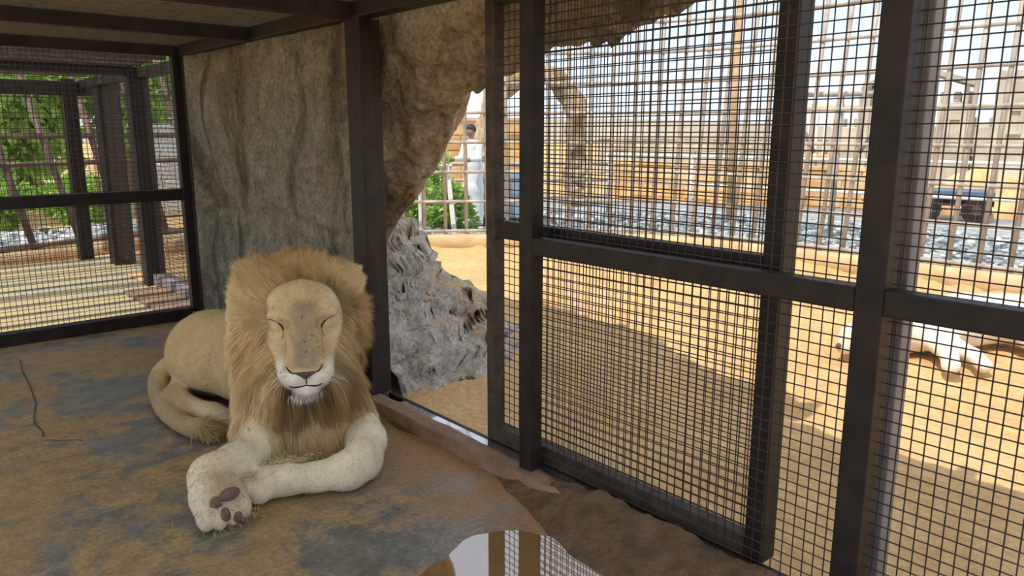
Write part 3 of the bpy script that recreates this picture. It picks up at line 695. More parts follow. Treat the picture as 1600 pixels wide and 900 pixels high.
# rock gateway, rusty pole, brace frames
def gateway():
    c = wpt(882, 207, 17); root = empty('rock_gateway', (c[0], c[1], 0)); tag(root, 'brown rock gateway with a curved top beyond the fence', 'gateway')
    d = np.array([CAM[0] - c[0], CAM[1] - c[1]]); d /= np.linalg.norm(d); rgt = np.array([-d[1], d[0]])
    cl = [(.25, -.1), (.25, 1.0), (.22, 2.0), (.05, 2.45), (-.4, 2.8), (-1.0, 2.75), (-1.5, 2.4), (-1.7, 1.8), (-1.75, .8), (-1.75, -.1)]
    P = spline([(a, 0, z) for a, z in cl], 8); V = []
    for i, p in enumerate(P):
        t = P[min(i + 1, len(P) - 1)] - P[max(i - 1, 0)]; t = t / np.linalg.norm(t); nn = np.array([t[2], 0, -t[0]])
        for k in range(12):
            th = 2 * math.pi * k / 12; q = p + nn * (.24 * math.cos(th)) + np.array([0, .24 * math.sin(th), 0]); V.append((c[0] + rgt[0] * q[0] + d[0] * q[1], c[1] + rgt[1] * q[0] + d[1] * q[1], q[2]))
    V = np.array(V); V += np.stack([fbm(V * 3 + s_, 3, 95) * .09 for s_ in (0, 7, 13)], 1)
    link_mesh('arch_body', fast_mesh('arch_body', V, [grid_faces(len(P), 12, True)]), M['gate'], root)
    for k, (a, z) in enumerate(((.25, .3), (.3, .8), (.22, 1.35), (-1.75, .4), (-1.72, 1.1))):
        p = c[:2] + rgt * a + d * .22; bm = bmesh.new(); bmesh.ops.create_icosphere(bm, subdivisions=2, radius=.2)
        for v in bm.verts: v.co = Vector((p[0], p[1], z)) + v.co * (1 + .25 * math.sin(v.co.x * 19 + k) * math.cos(v.co.z * 23))
        m_ = bpy.data.meshes.new('boulder'); bm.to_mesh(m_); bm.free(); link_mesh('boulder', m_, M['gate'], root)
gateway()
p = wpt(1143, 290, 14.5); q = wpt(1157, -30, 14.5)
tag(MB().tube((p[0], p[1], -.08), tuple(q), .07, 12, .06).build('timber_pole', M['rust'], None, True), 'rusty orange pole rising behind the bar fence', 'pole')
def frame_posts():
    root = empty('brace_frame', tuple(wpt(1290, 330, 12.5))); tag(root, 'grey steel brace frame with diagonals behind the bar fence', 'frame'); z = 2.15
    a, b, c = (wpt(x, 207, 12.5) for x in (1225, 1310, 1400)); Z = Vector((0, 0, 1))
    for P_ in (a, b, c): MB().tube((P_[0], P_[1], -.08), (P_[0], P_[1], z), .045, 8).build('post', M['bar'], root, True)
    MB().tube((a[0], a[1], z), (c[0], c[1], z), .04, 8).build('beam', M['bar'], root, True)
    for P_, Q_ in ((a, b), (c, b)): MB().tube((P_[0], P_[1], z), tuple(Vector((P_[0], P_[1], 1.3)).lerp(Vector((Q_[0], Q_[1], 1.3)), .6)), .03, 8).build('diagonal_brace', M['bar'], root, True)
frame_posts()
# sand mound, blue crate, parked trailer bed by the castle
def mound(px, dist, w, h, label):
    c = wpt(px, 207, dist); bm = bmesh.new(); bmesh.ops.create_icosphere(bm, subdivisions=4, radius=1); V = np.array([v.co[:] for v in bm.verts]); n = fbm(V * 2.2, 4, int(px))
    for v, k in zip(bm.verts, n): v.co = Vector((c[0] + v.co.x * w * (1 + .15 * k), c[1] + v.co.y * w * (1 + .15 * k), -.1 + v.co.z * h * (1 + .3 * k)))
    m_ = bpy.data.meshes.new('sand_mound'); bm.to_mesh(m_); bm.free(); [setattr(f, 'use_smooth', True) for f in m_.polygons]
    tag(link_mesh('sand_mound', m_, M['stonewall']), label, 'mound')
mound(1545, 18.5, 1.2, .95, 'orange sand mound below the castle wall')
def trailer(px, dist, w, label):
    c = wpt(px, 207, dist); root = empty('flat_trailer', (c[0], c[1], 0)); tag(root, label, 'trailer'); d = np.array([CAM[0] - c[0], CAM[1] - c[1]]); d /= np.linalg.norm(d); rz = math.atan2(d[0], -d[1])
    def P_(o): o.parent = root; o.matrix_parent_inverse.identity(); o.rotation_euler.z = rz; return o
    P_(MB().box(-w / 2, w / 2, -.5, .5, .42, .56).build('deck', M['bluebox']))
    P_(MB().box(-w / 2, w / 2, -.45, -.4, .30, .42).build('side_rail', M['steel']))
    for s in (-1, 1): P_(MB().tube((s * w * .3, -.5, .23), (s * w * .3, -.35, .23), .24, 18).build('wheel', M['steel'])); P_(MB().tube((s * w * .3, -.51, .23), (s * w * .3, -.49, .23), .09, 12).build('hub', M['steel_old']))
    for s in (-1, 1): P_(MB().tube((s * w * .48, -.45, .5), (s * w * .48, -.45, 1.0), .03, 6).build('stake', M['bar']))
trailer(1500, 16.4, 1.3, 'low blue flatbed trailer parked below the castle')
# blue water tank seen past the door stile
def tank():
    c = wpt(797, 207, 13.2); root = empty('water_tank', (c[0], c[1], 0)); tag(root, 'pale blue square tank on a dark base past the door', 'tank')
    d = np.array([CAM[0] - c[0], CAM[1] - c[1]]); d /= np.linalg.norm(d); rz = math.atan2(d[0], -d[1]); bl = simple('pale_blue', (.20, .32, .42), (.28, .40, .50), 4, .5, 0)
    for nm, mt, b in (('tank_body', bl, (-.42, .42, -.4, .4, .2, .85)), ('base', M['steel'], (-.45, .45, -.43, .43, -.06, .2)), ('lid', bl, (-.45, .45, -.43, .43, .85, .92))):
        o = MB().box(*b).build(nm, mt); o.parent = root; o.rotation_euler.z = rz
    for a in (-.2, .2): o = MB().box(a - .02, a + .02, -.425, -.40, .22, .84).build('rib', bl); o.parent = root; o.rotation_euler.z = rz
tank()
# leaning white plank frame in the gravel
p0, p1 = wpt(711, 362, 11.7), wpt(699, 260, 11.9); z0 = .05
root = empty('sign_frame', (p0[0], p0[1], 0)); tag(root, 'white leaning timber frame standing on the pebbles', 'frame')
MB().tube((p0[0], p0[1], 0), tuple(p1), .05, 4, .045).build('upright', M['white'], root)
pl, pr_ = wpt(655, 259, 12.2), wpt(706, 259, 11.9); MB().tube(tuple(pl), tuple(pr_), .03, 4).build('crossbar', M['white'], root); g_ = wpt(655, 259, 12.2); MB().tube((g_[0], g_[1], 0), tuple(g_), .035, 4).build('upright', M['white'], root)
# hills
def hills():
    a = np.linspace(-10, 110, 160); V = []
    for k in a:
        t = math.radians(k); h = 3.6 + 1.6 * fbm(np.array([[k * .09, 3, 0]]), 4, 99)[0]
        for rr, z in ((150, -2), (165, max(h, .5)), (190, -2)): V.append((rr * math.sin(t), rr * math.cos(t), z))
    return fast_mesh('hills', np.array(V), [grid_faces(160, 3)])
tag(link_mesh('hills', hills(), M['hill']), kind='structure', label='low hills along the horizon')
# ------------------------------------------------------------------ plants
def foliage(name, c, rad, n, size, mat, parent, seed):
    rng = np.random.default_rng(seed); k = max(5, n // 160); cc = np.array(c) + rng.normal(0, .42, (k, 3)) * np.array(rad); cr = rng.uniform(.28, .5, k)
    w = rng.integers(0, k, n); u = rng.normal(0, 1, (n, 3)); u /= np.linalg.norm(u, axis=1, keepdims=True); P = cc[w] + u * (cr[w] * rng.uniform(.75, 1.05, n))[:, None] * np.array(rad)
    d = u + rng.normal(0, .6, (n, 3)); d /= np.linalg.norm(d, axis=1, keepdims=True); s = np.cross(d, rng.normal(0, 1, (n, 3))); s /= np.linalg.norm(s, axis=1, keepdims=True); nn = np.cross(d, s); L = size * rng.uniform(.6, 1.4, n)[:, None]
    V = np.stack([P, P + d * L * .5 + s * L * .28 + nn * L * .06, P + d * L, P + d * L * .5 - s * L * .28 + nn * L * .06], 1); V[..., 2] = np.maximum(V[..., 2], -.05)
    F = np.arange(n * 4).reshape(n, 4)
    o = link_mesh(name, fast_mesh(name, V.reshape(-1, 3), [F], False), mat, parent); o['kind'] = 'stuff'; return o
def plant(kind, c, rad, trunk, n, size, mat, label, group, seed):
    root = empty(kind, (c[0], c[1], 0)); tag(root, label, 'tree' if kind == 'tree' else 'shrub', group)
    foliage('foliage', c, rad, n, size, mat, root, seed); rng = random.Random(seed)
    if trunk:
        MB().tube((c[0], c[1], -.1), (c[0] + .1, c[1], c[2]), trunk, 8, trunk * .6).build('trunk', M['bark'], root, True)
        for k in range(4):
            t = rng.uniform(0, 6.28); MB().tube((c[0] + .06, c[1], c[2] * .75), (c[0] + math.cos(t) * rad[0] * .6, c[1] + math.sin(t) * rad[1] * .6, c[2] + rad[2] * .5), trunk * .45, 6, trunk * .15).build('branch', M['bark'], root, True)
    else:
        for k in range(5):
            t = rng.uniform(0, 6.28); MB().tube((c[0], c[1], -.1), (c[0] + math.cos(t) * rad[0] * .5, c[1] + math.sin(t) * rad[1] * .5, c[2]), .02, 5, .01).build('stem', M['bark'], root, True)
for i, (px, dist, z, rx, rz_) in enumerate(((640, 13.2, .5, .42, .5), (670, 14.4, .75, .45, .6), (698, 12.6, .35, .36, .4))):
    c = wpt(px, 207, dist); plant('shrub', (c[0], c[1], z), (rx, rx, rz_), 0, 1500, .13, M['leaf'], 'bright green leafy shrub beside the person in white', 'shrubs beyond the doorway', 200 + i)
for i, (x, y, z, rx, rz_, mt) in enumerate(((1.0, 17.0, 2.4, 1.2, 2.0, 'leaf'), (3.1, 20.0, 2.6, 1.2, 2.1, 'leaf'), (6.4, 24.5, 3.0, 1.4, 1.6, 'leaf2'), (1.2, 27.0, 3.8, 2.2, 2.8, 'leaf2'))):
    plant('tree', (x, y, z), (rx, rx, rz_), .11, 9000, .30, M[mt], ['bright green leafy tree right behind the hedge', 'bright green leafy tree right behind the hedge', 'deep green tree above the pale rubble wall', 'tall deep green tree rising behind the bright trees'][i], 'trees behind the back cage' if i < 2 else None, 230 + i)
for i, (x, y) in enumerate(((-.6, 14.6), (.6, 14.7), (1.8, 14.9), (3.0, 15.1))):
    plant('shrub', (x, y, .45), (.6, .5, .5), 0, 1300, .15, M['leaf'], 'low sunlit hedge shrub behind the back cage fence', 'hedge shrubs behind the back cage', 250 + i)
# ------------------------------------------------------------------ cage behind the back mesh
bc = tag(empty('wall_back_cage', (2.4, 8.6, 0)), kind='structure', label='steel frame of the next cage behind the back mesh')
sl = MB().box(-4, 2.7, YB + .1, 11.05, -.10, -.005).build('floor_back_cage', simple('wet_yellow_concrete', (.42, .38, .30), (.62, .47, .22), 1.2, .4, .2, .01, sc=(.5, 1.6, 1))); tag(sl, kind='structure', label='wet sunlit concrete floor of the next cage')
for (x, y, w) in ((2.40, 8.62, .19), (2.52, 10.3, .24), (2.25, 10.98, .15), (-.6, 11.0, .15)): bevbox('post', S, bc, x - w / 2, x + w / 2, y - w / 2, y + w / 2, -.02, 2.25)
bevbox('beam', S, bc, -4, 2.6, 10.95, 11.05, 2.05, 2.22); bevbox('beam', S, bc, 2.38, 2.48, YB + .1, 11.05, 2.14, 2.24); bevbox('beam', S, bc, -4, 2.4, 8.55, 8.65, 2.16, 2.25)
bevbox('side_sill', M['steel_pale'], bc, 2.36, 2.52, YB + .12, 8.55, -.05, .12); bevbox('side_sill', M['sill'], bc, 2.0, 2.36, YB + .12, 8.3, -.05, .03)
wire_panel('wire_mesh', bc, M['wire'], 'x', 2.44, YB + .1, 10.9, .1, 2.14); wire_panel('wire_mesh', bc, M['wire'], 'y', 11.0, -.6, 2.6, .0, 2.1, .05)
for k, y in enumerate(np.arange(7.2, 10.9, .42)): bevbox('roof_slat', M['steel_old'], bc, -4, 2.4, y, y + .13, 2.26, 2.29, .004, 1)
LF = [(3.4, 12.2), (2.64, 11.9), (1.34, 11.4), (0, 10.9)]; LF = [(4.2, 12.1), (2.9, 11.95), (1.34, 11.45), (-1.6, 11.15)]
bar_fence('bar_fence', np.array(LF)[::-1][::-1], 26, .10, 3.2, .62, [.05, .62, 1.2, 1.62, 2.3], M['bar_dark'], .045, 'rusty slanted bar fence behind the next cage', None, False)
k2 = sweep_profile('kerb', np.array(LF), [(-.12, -.1), (-.12, .10), (.12, .10), (.12, -.1)], M['curb'], None, .01, 63); tag(k2, kind='structure', label='low kerb under the rusty slanted fence')
pebbles('gravel', np.array(LF)[::-1], -2.7, -.15, 7000, .07, 'strip of white pebbles behind the next cage', 93, PC + [(.75, .75, .74)], -.02)

# ================================================================== LION
NOSE = np.array([1.515, 3.21, .488])
_n = CAM - NOSE; HN = _n / np.linalg.norm(_n); HA = np.cross([0, 0, 1], HN); HA /= np.linalg.norm(HA); HB = np.cross(HN, HA)
HM = np.stack([HA, HB, HN])                       # rows: face right, face up, face out
def hw(p): return NOSE + np.asarray(p, float) @ HM          # face coordinates -> world
def wh(P): return (np.asarray(P) - NOSE) @ HM.T
def head_prims(s, K):
    E_ = lambda c, r, k=.05, carve=False: s.ell(K(c), r, k, None if K is ident else HM, carve)
    C_ = lambda p, q, r1, r2, k=.05: s.cone(K(p), K(q), r1, r2, k)
    E_((0, .27, -.245), (.205, .215, .165), .05)                 # cranium
    E_((0, .36, -.165), (.15, .085, .075), .06)                 # forehead
    C_((-.028, .30, -.108), (-.038, .05, -.060), .052, .046, .03); C_((.028, .30, -.108), (.038, .05, -.060), .052, .046, .03)   # bridge of the nose
    for sx in (-1, 1):
        E_((sx * .062, -.008, -.070), (.072, .052, .064), .035)     # muzzle pads
        E_((sx * .090, .03, -.130), (.050, .075, .075), .04)
        E_((sx * .125, .17, -.215), (.085, .135, .095), .05)        # cheeks
        E_((sx * .100, .298, -.125), (.062, .030, .045), .035)      # brow
        E_((sx * .098, .244, -.070), (.036, .020, .036), .026, True)  # socket
        E_((sx * .112, .238, -.128), (.040, .024, .034), .012)      # closed lid
    E_((0, .012, -.030), (.066, .026, .030), .02)                # nose
    E_((0, -.074, -.082), (.062, .034, .056), .025)              # chin
    E_((0, .02, -.26), (.15, .17, .15), .08)                     # throat
ident = lambda p: np.array(p, float)
# --- fine head mesh in face coordinates
hs = Sdf((-.25, -.16, -.42), (.25, .52, .03), .0042); head_prims(hs, ident)
HV, HF = hs.mesh(); HV = laplace(HV, HF, 2, .5)
def surf_c(a, b):
    a = np.atleast_1d(a); b = np.atleast_1d(b); c = np.full(a.shape, .028); done = np.zeros(a.shape, bool)
    for _ in range(220):
        d = hs.at(np.stack([a, b, c], 1)); done |= d < .0015; c = np.where(done, c, c - .002)
    return c
def face_half(b):                      # half width of the short-haired face at height b
    return np.interp(b, [-.12, -.09, -.05, 0, .1, .2, .26, .33, .39, .44, .48], [.0, .06, .105, .130, .145, .182, .198, .205, .185, .13, 0])
def head_color(P):
    a, b, c = P[:, 0], P[:, 1], P[:, 2]; n = fbm(P * 30, 3, 301); n2 = fbm(P * 9, 3, 303)
    tan = np.array([.66, .48, .25]); pale = np.array([.78, .63, .39]); white = np.array([.88, .83, .72]); grey = np.array([.38, .295, .20])
    C = np.tile(tan, (len(P), 1))
    def mix(C, col, w): w = np.clip(w, 0, 1)[:, None]; return C * (1 - w) + np.array(col) * w
    C = mix(C, pale, smooth01(np.abs(a), .07, .15) * .8 + smooth01(b, .30, .42) * .2)
    br = (1 - smooth01(np.abs(a), .035, .085)) * smooth01(b, .01, .05) * (1 - smooth01(b, .30, .42)); C = mix(C, grey, br * .8 + n2 * .15 * br)
    mz = (1 - smooth01(b - .22 * np.maximum(np.abs(a) - .06, 0), .004, .026)) + smooth01(np.abs(a), .085, .12) * (1 - smooth01(b, .05, .12)); C = mix(C, white, mz)
    C = mix(C, (.80, .76, .68), 1 - smooth01(b, -.075, -.055))
    return C * (1 + .12 * n)[:, None]
# --- body in world coordinates
bs = Sdf((.78, 2.78, -.03), (2.2, 5.06, .95), .0095)
W = lambda p: hw(p)
bs.ell(W((0, .30, -.37)), (.255, .275, .15), .08, HM)
for sx in (-1, 1): bs.ell(W((sx * .185, .46, -.35)), (.085, .08, .07), .05, HM)           # ruff core behind the face
bs.ell(W((0, -.17, -.38)), (.275, .30, .19), .10, HM)          # chest core
bs.cone((1.60, 3.62, .62), (1.62, 3.95, .40), .22, .25, .12)   # neck to shoulders
bs.chain([(1.67, 3.78, .36), (1.64, 4.20, .325), (1.60, 4.55, .29)], [.25, .255, .25], .10)
bs.ell((1.57, 4.66, .26), (.25, .28, .255), .08)               # rump
bs.ell((1.44, 4.46, .26), (.12, .28, .13), .06)              # near thigh
bs.chain([(1.42, 4.62, .14), (1.305, 4.50, .085), (1.315, 4.28, .075), (1.375, 4.10, .068), (1.415, 4.02, .06)], [.08, .068, .060, .066, .06], .02)   # hock and foot
for dx, dy in ((-.035, .0), (0, -.03), (.04, -.025)): bs.ell((1.41 + dx, 3.99 + dy, .05), (.030, .045, .040), .015)
bs.ell((1.86, 4.45, .14), (.12, .28, .13), .06)
tail = spline([(1.42, 4.90, .16), (1.345, 4.90, .10), (1.285, 4.76, .055), (1.235, 4.52, .048), (1.215, 4.28, .046), (1.235, 4.08, .046), (1.275, 3.97, .05)], 5)
bs.chain([tuple(p) for p in tail], list(np.interp(np.linspace(0, 1, len(tail)), [0, .3, .7, .85, 1], [.06, .05, .043, .042, .05])), .03)
# left foreleg of the picture, sole of its paw turned up
bs.chain([(1.44, 3.50, .17), (1.32, 3.34, .135), (1.17, 3.23, .140), (1.035, 3.165, .145)], [.12, .098, .094, .092], .06)
bs.chain([(1.035, 3.165, .145), (1.005, 3.08, .115)], [.088, .095], .04)
bs.ell((1.01, 3.015, .105), (.112, .085, .10), .05)
for k, (dx, dz) in enumerate(((-.080, .052), (-.032, .046), (.026, .048), (.076, .060))): bs.ell((1.01 + dx, 2.95 + .012 * abs(k - 1.5), dz + .012), (.034, .054, .056), .010)
# right foreleg folded across
bs.chain([(1.76, 3.50, .26), (1.835, 3.32, .13), (1.785, 3.15, .105), (1.665, 2.985, .092), (1.56, 2.945, .085)], [.15, .105, .096, .090, .082], .08)
bs.chain([(1.58, 2.945, .085), (1.44, 3.00, .075), (1.33, 3.06, .075), (1.25, 3.10, .072)], [.082, .064, .066, .078], .04)
for k, (dx, dy, dz) in enumerate(((-.01, -.05, .05), (-.035, -.012, .062), (-.03, .03, .07), (.0, .06, .075))): bs.ell((1.21 + dx, 3.10 + dy, dz), (.052, .033, .044), .012)
BV, BF = bs.mesh(); BV = laplace(BV, BF, 2, .5)
BV[:, 2] = np.maximum(BV[:, 2], .003)
def body_color(P):
    x, y, z = P.T; n = fbm(P * 14, 3, 311); n2 = fbm(P * np.array([7, 3, 7]), 3, 313)
    tan = np.array([.57, .41, .20]); cream = np.array([.80, .71, .53]); C = np.tile(tan, (len(P), 1))
    def mix(C, col, w): w = np.clip(w, 0, 1)[:, None]; return C * (1 - w) + np.array(col) * w
    h = wh(P); ml = 1 - smooth01(np.abs(h[:, 0]), .3, .5); 
    mn = (1 - smooth01(np.abs(h[:, 0]), .30, .36)) * smooth01(h[:, 2], -.62, -.52) * smooth01(z, .12, .2); C = mix(C, (.92, .62, .30), mn)
    leg = (1 - smooth01(y, 3.30, 3.62)) * (1 - smooth01(z, .20, .34)); C = mix(C, cream, leg)
    pawu = np.exp(-(((x - 1.02) / .10) ** 2 + ((y - 2.96) / .10) ** 2)) * smooth01(z, .03, .16); C = mix(C, (.42, .30, .16), pawu * .9)
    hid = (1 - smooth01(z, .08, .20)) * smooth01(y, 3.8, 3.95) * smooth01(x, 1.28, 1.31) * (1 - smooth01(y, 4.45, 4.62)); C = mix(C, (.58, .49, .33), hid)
    tl = (1 - smooth01(x, 1.26, 1.33)) * smooth01(y, 3.8, 3.9); C = mix(C, (.34, .25, .13), tl * .8)
    return C * (1 + .10 * n + .10 * n2)[:, None]
lion = empty('lion', (1.6, 3.7, 0)); tag(lion, 'golden-maned male lion resting with closed eyes on the concrete floor', 'lion')
HW = hw(HV); allV = np.concatenate([BV, HW]); allF = np.concatenate([BF, HF + len(BV)]); allC = np.concatenate([body_color(BV), head_color(HV)])
lbody = link_mesh('body', fast_mesh('body', allV, [allF], True, allC), M['fur'], lion)
# --- mane
def make_mane():
    rng = np.random.default_rng(401)
    # sample roots on the surface of head and core
    cand = []
    hb = wh(BV); near = (np.abs(hb[:, 0]) < .42) & (hb[:, 1] > -.47) & (hb[:, 1] < .62) & (hb[:, 2] > -.60) & (BV[:, 2] > .12)
    leg = ((BV[:, 2] < .31) & (BV[:, 0] < 1.33) & (BV[:, 1] < 3.55)) | ((BV[:, 2] < .27) & (BV[:, 0] > 1.74)) | ((BV[:, 2] < .20) & (BV[:, 1] < 3.25)); near &= ~leg
    insideh = np.zeros(len(BV), bool); q = hb; okb = (np.abs(q[:, 0]) < .245) & (q[:, 1] > -.155) & (q[:, 1] < .515) & (q[:, 2] > -.415) & (q[:, 2] < .025)
    insideh[okb] = hs.at(q[okb]) < -.01
    near &= ~insideh; bn = bs.grad(BV, .02)
    hn = hs.grad(HV, .008) @ HM
    bh = bs.at(HW) < -.02
    edge = np.abs(HV[:, 0]) / (face_half(HV[:, 1]) + 1e-3); hr = ((edge > .97) | (HV[:, 2] < -.20)) & ~bh & (HV[:, 1] > -.13)
    R0 = np.concatenate([BV[near], HW[hr]]); N0 = np.concatenate([bn[near], hn[hr]]); area = np.concatenate([np.full(near.sum(), 1.0), np.full(hr.sum(), .30)])
    keep = np.abs(wh(R0)[:, 0]) < .335; R0, N0, area = R0[keep], N0[keep], area[keep]
    n = 80000; i = rng.choice(len(R0), n, p=area / area.sum()); R = R0[i] + rng.normal(0, .004, (n, 3)); N = N0[i]
    h = wh(R); hnrm = N @ HM.T; a, b, c = h.T
    rad = np.stack([a, b - .14], 1); rl = np.linalg.norm(rad, axis=1, keepdims=True); rad = rad / (rl + .02)
    up = smooth01(b, .16, .42); top = smooth01(b, .30, .46); low = smooth01(-b, -.10, .10)
    d_r = np.stack([rad[:, 0] * .75, rad[:, 1] * .95, .10 - .20 * top], 1) + .40 * hnrm
    d_s = np.stack([rad[:, 0] * .62, -.62 + 0 * a, .10 + 0 * a], 1) + .42 * hnrm
    d_d = np.stack([a * .45, -np.ones(n), .08 + 0 * a], 1) + .26 * hnrm
    d_l = d_s * (1 - low)[:, None] + d_d * low[:, None]
    D = d_r * up[:, None] + d_l * (1 - up)[:, None]
    back = smooth01(-c, .38, .60); D = D + back[:, None] * np.array([0, -.2, -.7])
    D += np.stack([fbm(h * 6 + s_, 3, 405) for s_ in (0, 31, 67)], 1) * (.40 + .25 * up)[:, None] + rng.normal(0, .13, (n, 3))
    D /= np.linalg.norm(D, axis=1, keepdims=True)
    dist = np.maximum(np.abs(a) - face_half(b), 0)
    L = (.125 + .09 * low + .02 * smooth01(np.abs(a), .1, .28)) * rng.uniform(.55, 1.25, n) * (.9 + .4 * fbm(h * 6, 2, 409))
    nearface = np.exp(-(dist / .05) ** 2) * smooth01(c, -.29, -.20); L *= 1 - .40 * nearface
    L *= 1 - .5 * smooth01(-c, .45, .6)
    L *= 1 - .30 * smooth01(-b, .30, .46)
    D = D + nearface[:, None] * (hnrm * .25)
    out = a + D[:, 0] * L; lim = np.where(out < 0, -.365, .365); over = np.abs(out) > .365; L = np.where(over & (np.abs(D[:, 0]) > .05), np.clip(np.abs((lim - a) / (D[:, 0] + 1e-6)), .03, L), L)
    g = np.where(b > .3, .10, .42)[:, None] * np.array([0, -1, -.05])
    t = np.linspace(0, 1, 4)[None, :, None]
    wave = np.stack([fbm(h * 18 + s_, 2, 411) for s_ in (3, 41, 83)], 1)
    path = h[:, None] + L[:, None, None] * (D[:, None] * t + g[:, None] * t ** 2 + .22 * wave[:, None] * t ** 2)
    # clumps
    K = 2600; seeds = rng.choice(n, K, replace=False); own = np.empty(n, int)
    for s_ in range(0, n, 4000): own[s_:s_ + 4000] = np.argmin(((h[s_:s_ + 4000, None] - h[seeds][None]) ** 2).sum(2), 1)
    tip = path[seeds][own]; w = (np.linspace(0, 1, 4) ** 1.5 * .5)[None, :, None]; sh = tip - h[seeds][own][:, None] + h[:, None] * .45 + h[seeds][own][:, None] * .55
    path = path * (1 - w) + sh * w
    P = NOSE + path @ HM
    # keep hair out of the face and above the floor
    P[..., 2] = np.maximum(P[..., 2], .02 + .02 * rng.random((n, 1)))
    tipz = P[:, -1, 2]
    base = np.array([.95, .60, .26]); gold = np.array([.99, .71, .35]); pale = np.array([.99, .85, .58]); brown = np.array([.20, .135, .075])
    k = np.clip(.5 + .5 * fbm(h * 5.5, 3, 421) + rng.normal(0, .16, n), 0, 1)[:, None]; C0 = base * (1 - k) + gold * k
    k2 = np.clip(smooth01(np.abs(a), .20, .33) * .35 + rng.normal(0, .12, n) + .12, 0, .8)[:, None]; C0 = C0 * (1 - k2) + pale * k2
    db = np.exp(-((a - .05) / .12) ** 2) * smooth01(-b, .22, .40); db = np.clip(db * .95 + rng.normal(0, .1, n) * (db > .15), 0, 1)[:, None]
    Cc = C0 * (1 - db * .8) + brown * db * .8; Cc = np.repeat(Cc[:, None], 4, 1)
    wdt = rng.uniform(.0009, .0016, n)
    Dw = D @ HM; cn = N * .8 + Dw * .15; cn /= np.linalg.norm(cn, axis=1, keepdims=True)
    return strands('mane', R, P, wdt, np.clip(Cc, 0, 1), cn)
link_mesh('mane', make_mane(), M['mane'], lion)['kind'] = 'stuff'
def short_fur():
    rng = np.random.default_rng(451); n = 42000
    out = BV[:, 2] > .012; hb = wh(BV); vis = out & ~((np.abs(hb[:, 0]) < .26) & (hb[:, 1] > -.25) & (hb[:, 2] > -.6))
    idb = np.flatnonzero(vis); hvis = np.flatnonzero((np.abs(HV[:, 0]) < face_half(HV[:, 1]) * 1.02) & (HV[:, 2] > -.24) & ~((np.abs(HV[:, 0]) < .07) & (HV[:, 1] < .03) & (HV[:, 1] > -.06)))
    ib = rng.choice(idb, n); ih = rng.choice(hvis, 14000)
    P = np.concatenate([BV[ib], HW[ih]]); N = np.concatenate([bs.grad(BV[ib], .02), hs.grad(HV[ih], .008) @ HM]); C = np.concatenate([allC[ib], allC[len(BV) + ih]])
    leg = (P[:, 1] < 3.45)[:, None]; fl = np.where(leg, np.array([-.35, -.6, -.5]), np.array([-.1, .8, -.4]))
    fh = np.stack([HV[ih][:, 0] * 3, HV[ih][:, 1] * 2.2 - .05, 0 * ih], 1); fl[len(ib):] = fh @ HM
    fl = fl / (np.linalg.norm(fl, axis=1, keepdims=True) + .05); T = fl - N * (fl * N).sum(1, keepdims=True)
    D = T + .16 * N + rng.normal(0, .14, N.shape); D /= np.linalg.norm(D, axis=1, keepdims=True)
    L = np.r_[rng.uniform(.010, .020, len(ib)), rng.uniform(.006, .012, len(ih))]; t = np.linspace(0, 1, 3)[None, :, None]
    P = P + rng.normal(0, .003, P.shape); P[:, 2] = np.maximum(P[:, 2], .004); Q = (P - N * .003)[:, None] + D[:, None] * L[:, None, None] * t; Q[..., 2] = np.maximum(Q[..., 2], .003)
    Cc = np.repeat(C[:, None] * rng.uniform(.9, 1.15, (len(P), 1, 1)), 3, 1)
    return strands('short_fur', P, Q, np.r_[np.full(len(ib), .0012), np.full(len(ih), .0008)], np.clip(Cc, 0, .95), N)
link_mesh('short_fur', short_fur(), M['coat'], lion)['kind'] = 'stuff'
def tuft(name, C, D, rad, n, L, col, seed, spread=.5, w=.0016):
    rng = np.random.default_rng(seed); C = np.array(C); R = C + rng.normal(0, 1, (n, 3)) * np.array(rad); d = np.array(D, float) + rng.normal(0, spread, (n, 3)); d /= np.linalg.norm(d, axis=1, keepdims=True)
    t = np.linspace(0, 1, 5)[None, :, None]; P = R[:, None] + d[:, None] * (L * rng.uniform(.5, 1.2, n))[:, None, None] * t + np.array([0, 0, -.3 * L]) * t ** 2; P[..., 2] = np.maximum(P[..., 2], .004)
    Cc = np.repeat(np.array(col) * rng.uniform(.8, 1.15, (n, 1, 1)), 5, 1); o = link_mesh(name, strands(name, R, P, np.full(n, w), np.clip(Cc, 0, .95)), M['coat'], lion); o['kind'] = 'stuff'
tuft('tail_tuft', (1.285, 3.95, .055), (.45, -.6, .0), (.022, .03, .018), 1400, .085, (.58, .42, .21), 431, .35)
tuft('paw_fringe', (1.30, 3.10, .125), (-.8, .0, .25), (.07, .025, .012), 900, .035, (.72, .60, .40), 433, .4, .0013)
tuft('paw_fringe', (1.02, 2.945, .065), (.0, -1, -.1), (.06, .014, .03), 500, .022, (.62, .46, .25), 435, .35, .0013)
ctr = hw((0, -.088, -.075)); tuft('chin_beard', ctr, -HB + HN * .2, (.032, .012, .008), 700, .03, (.82, .78, .70), 437, .35, .0012)
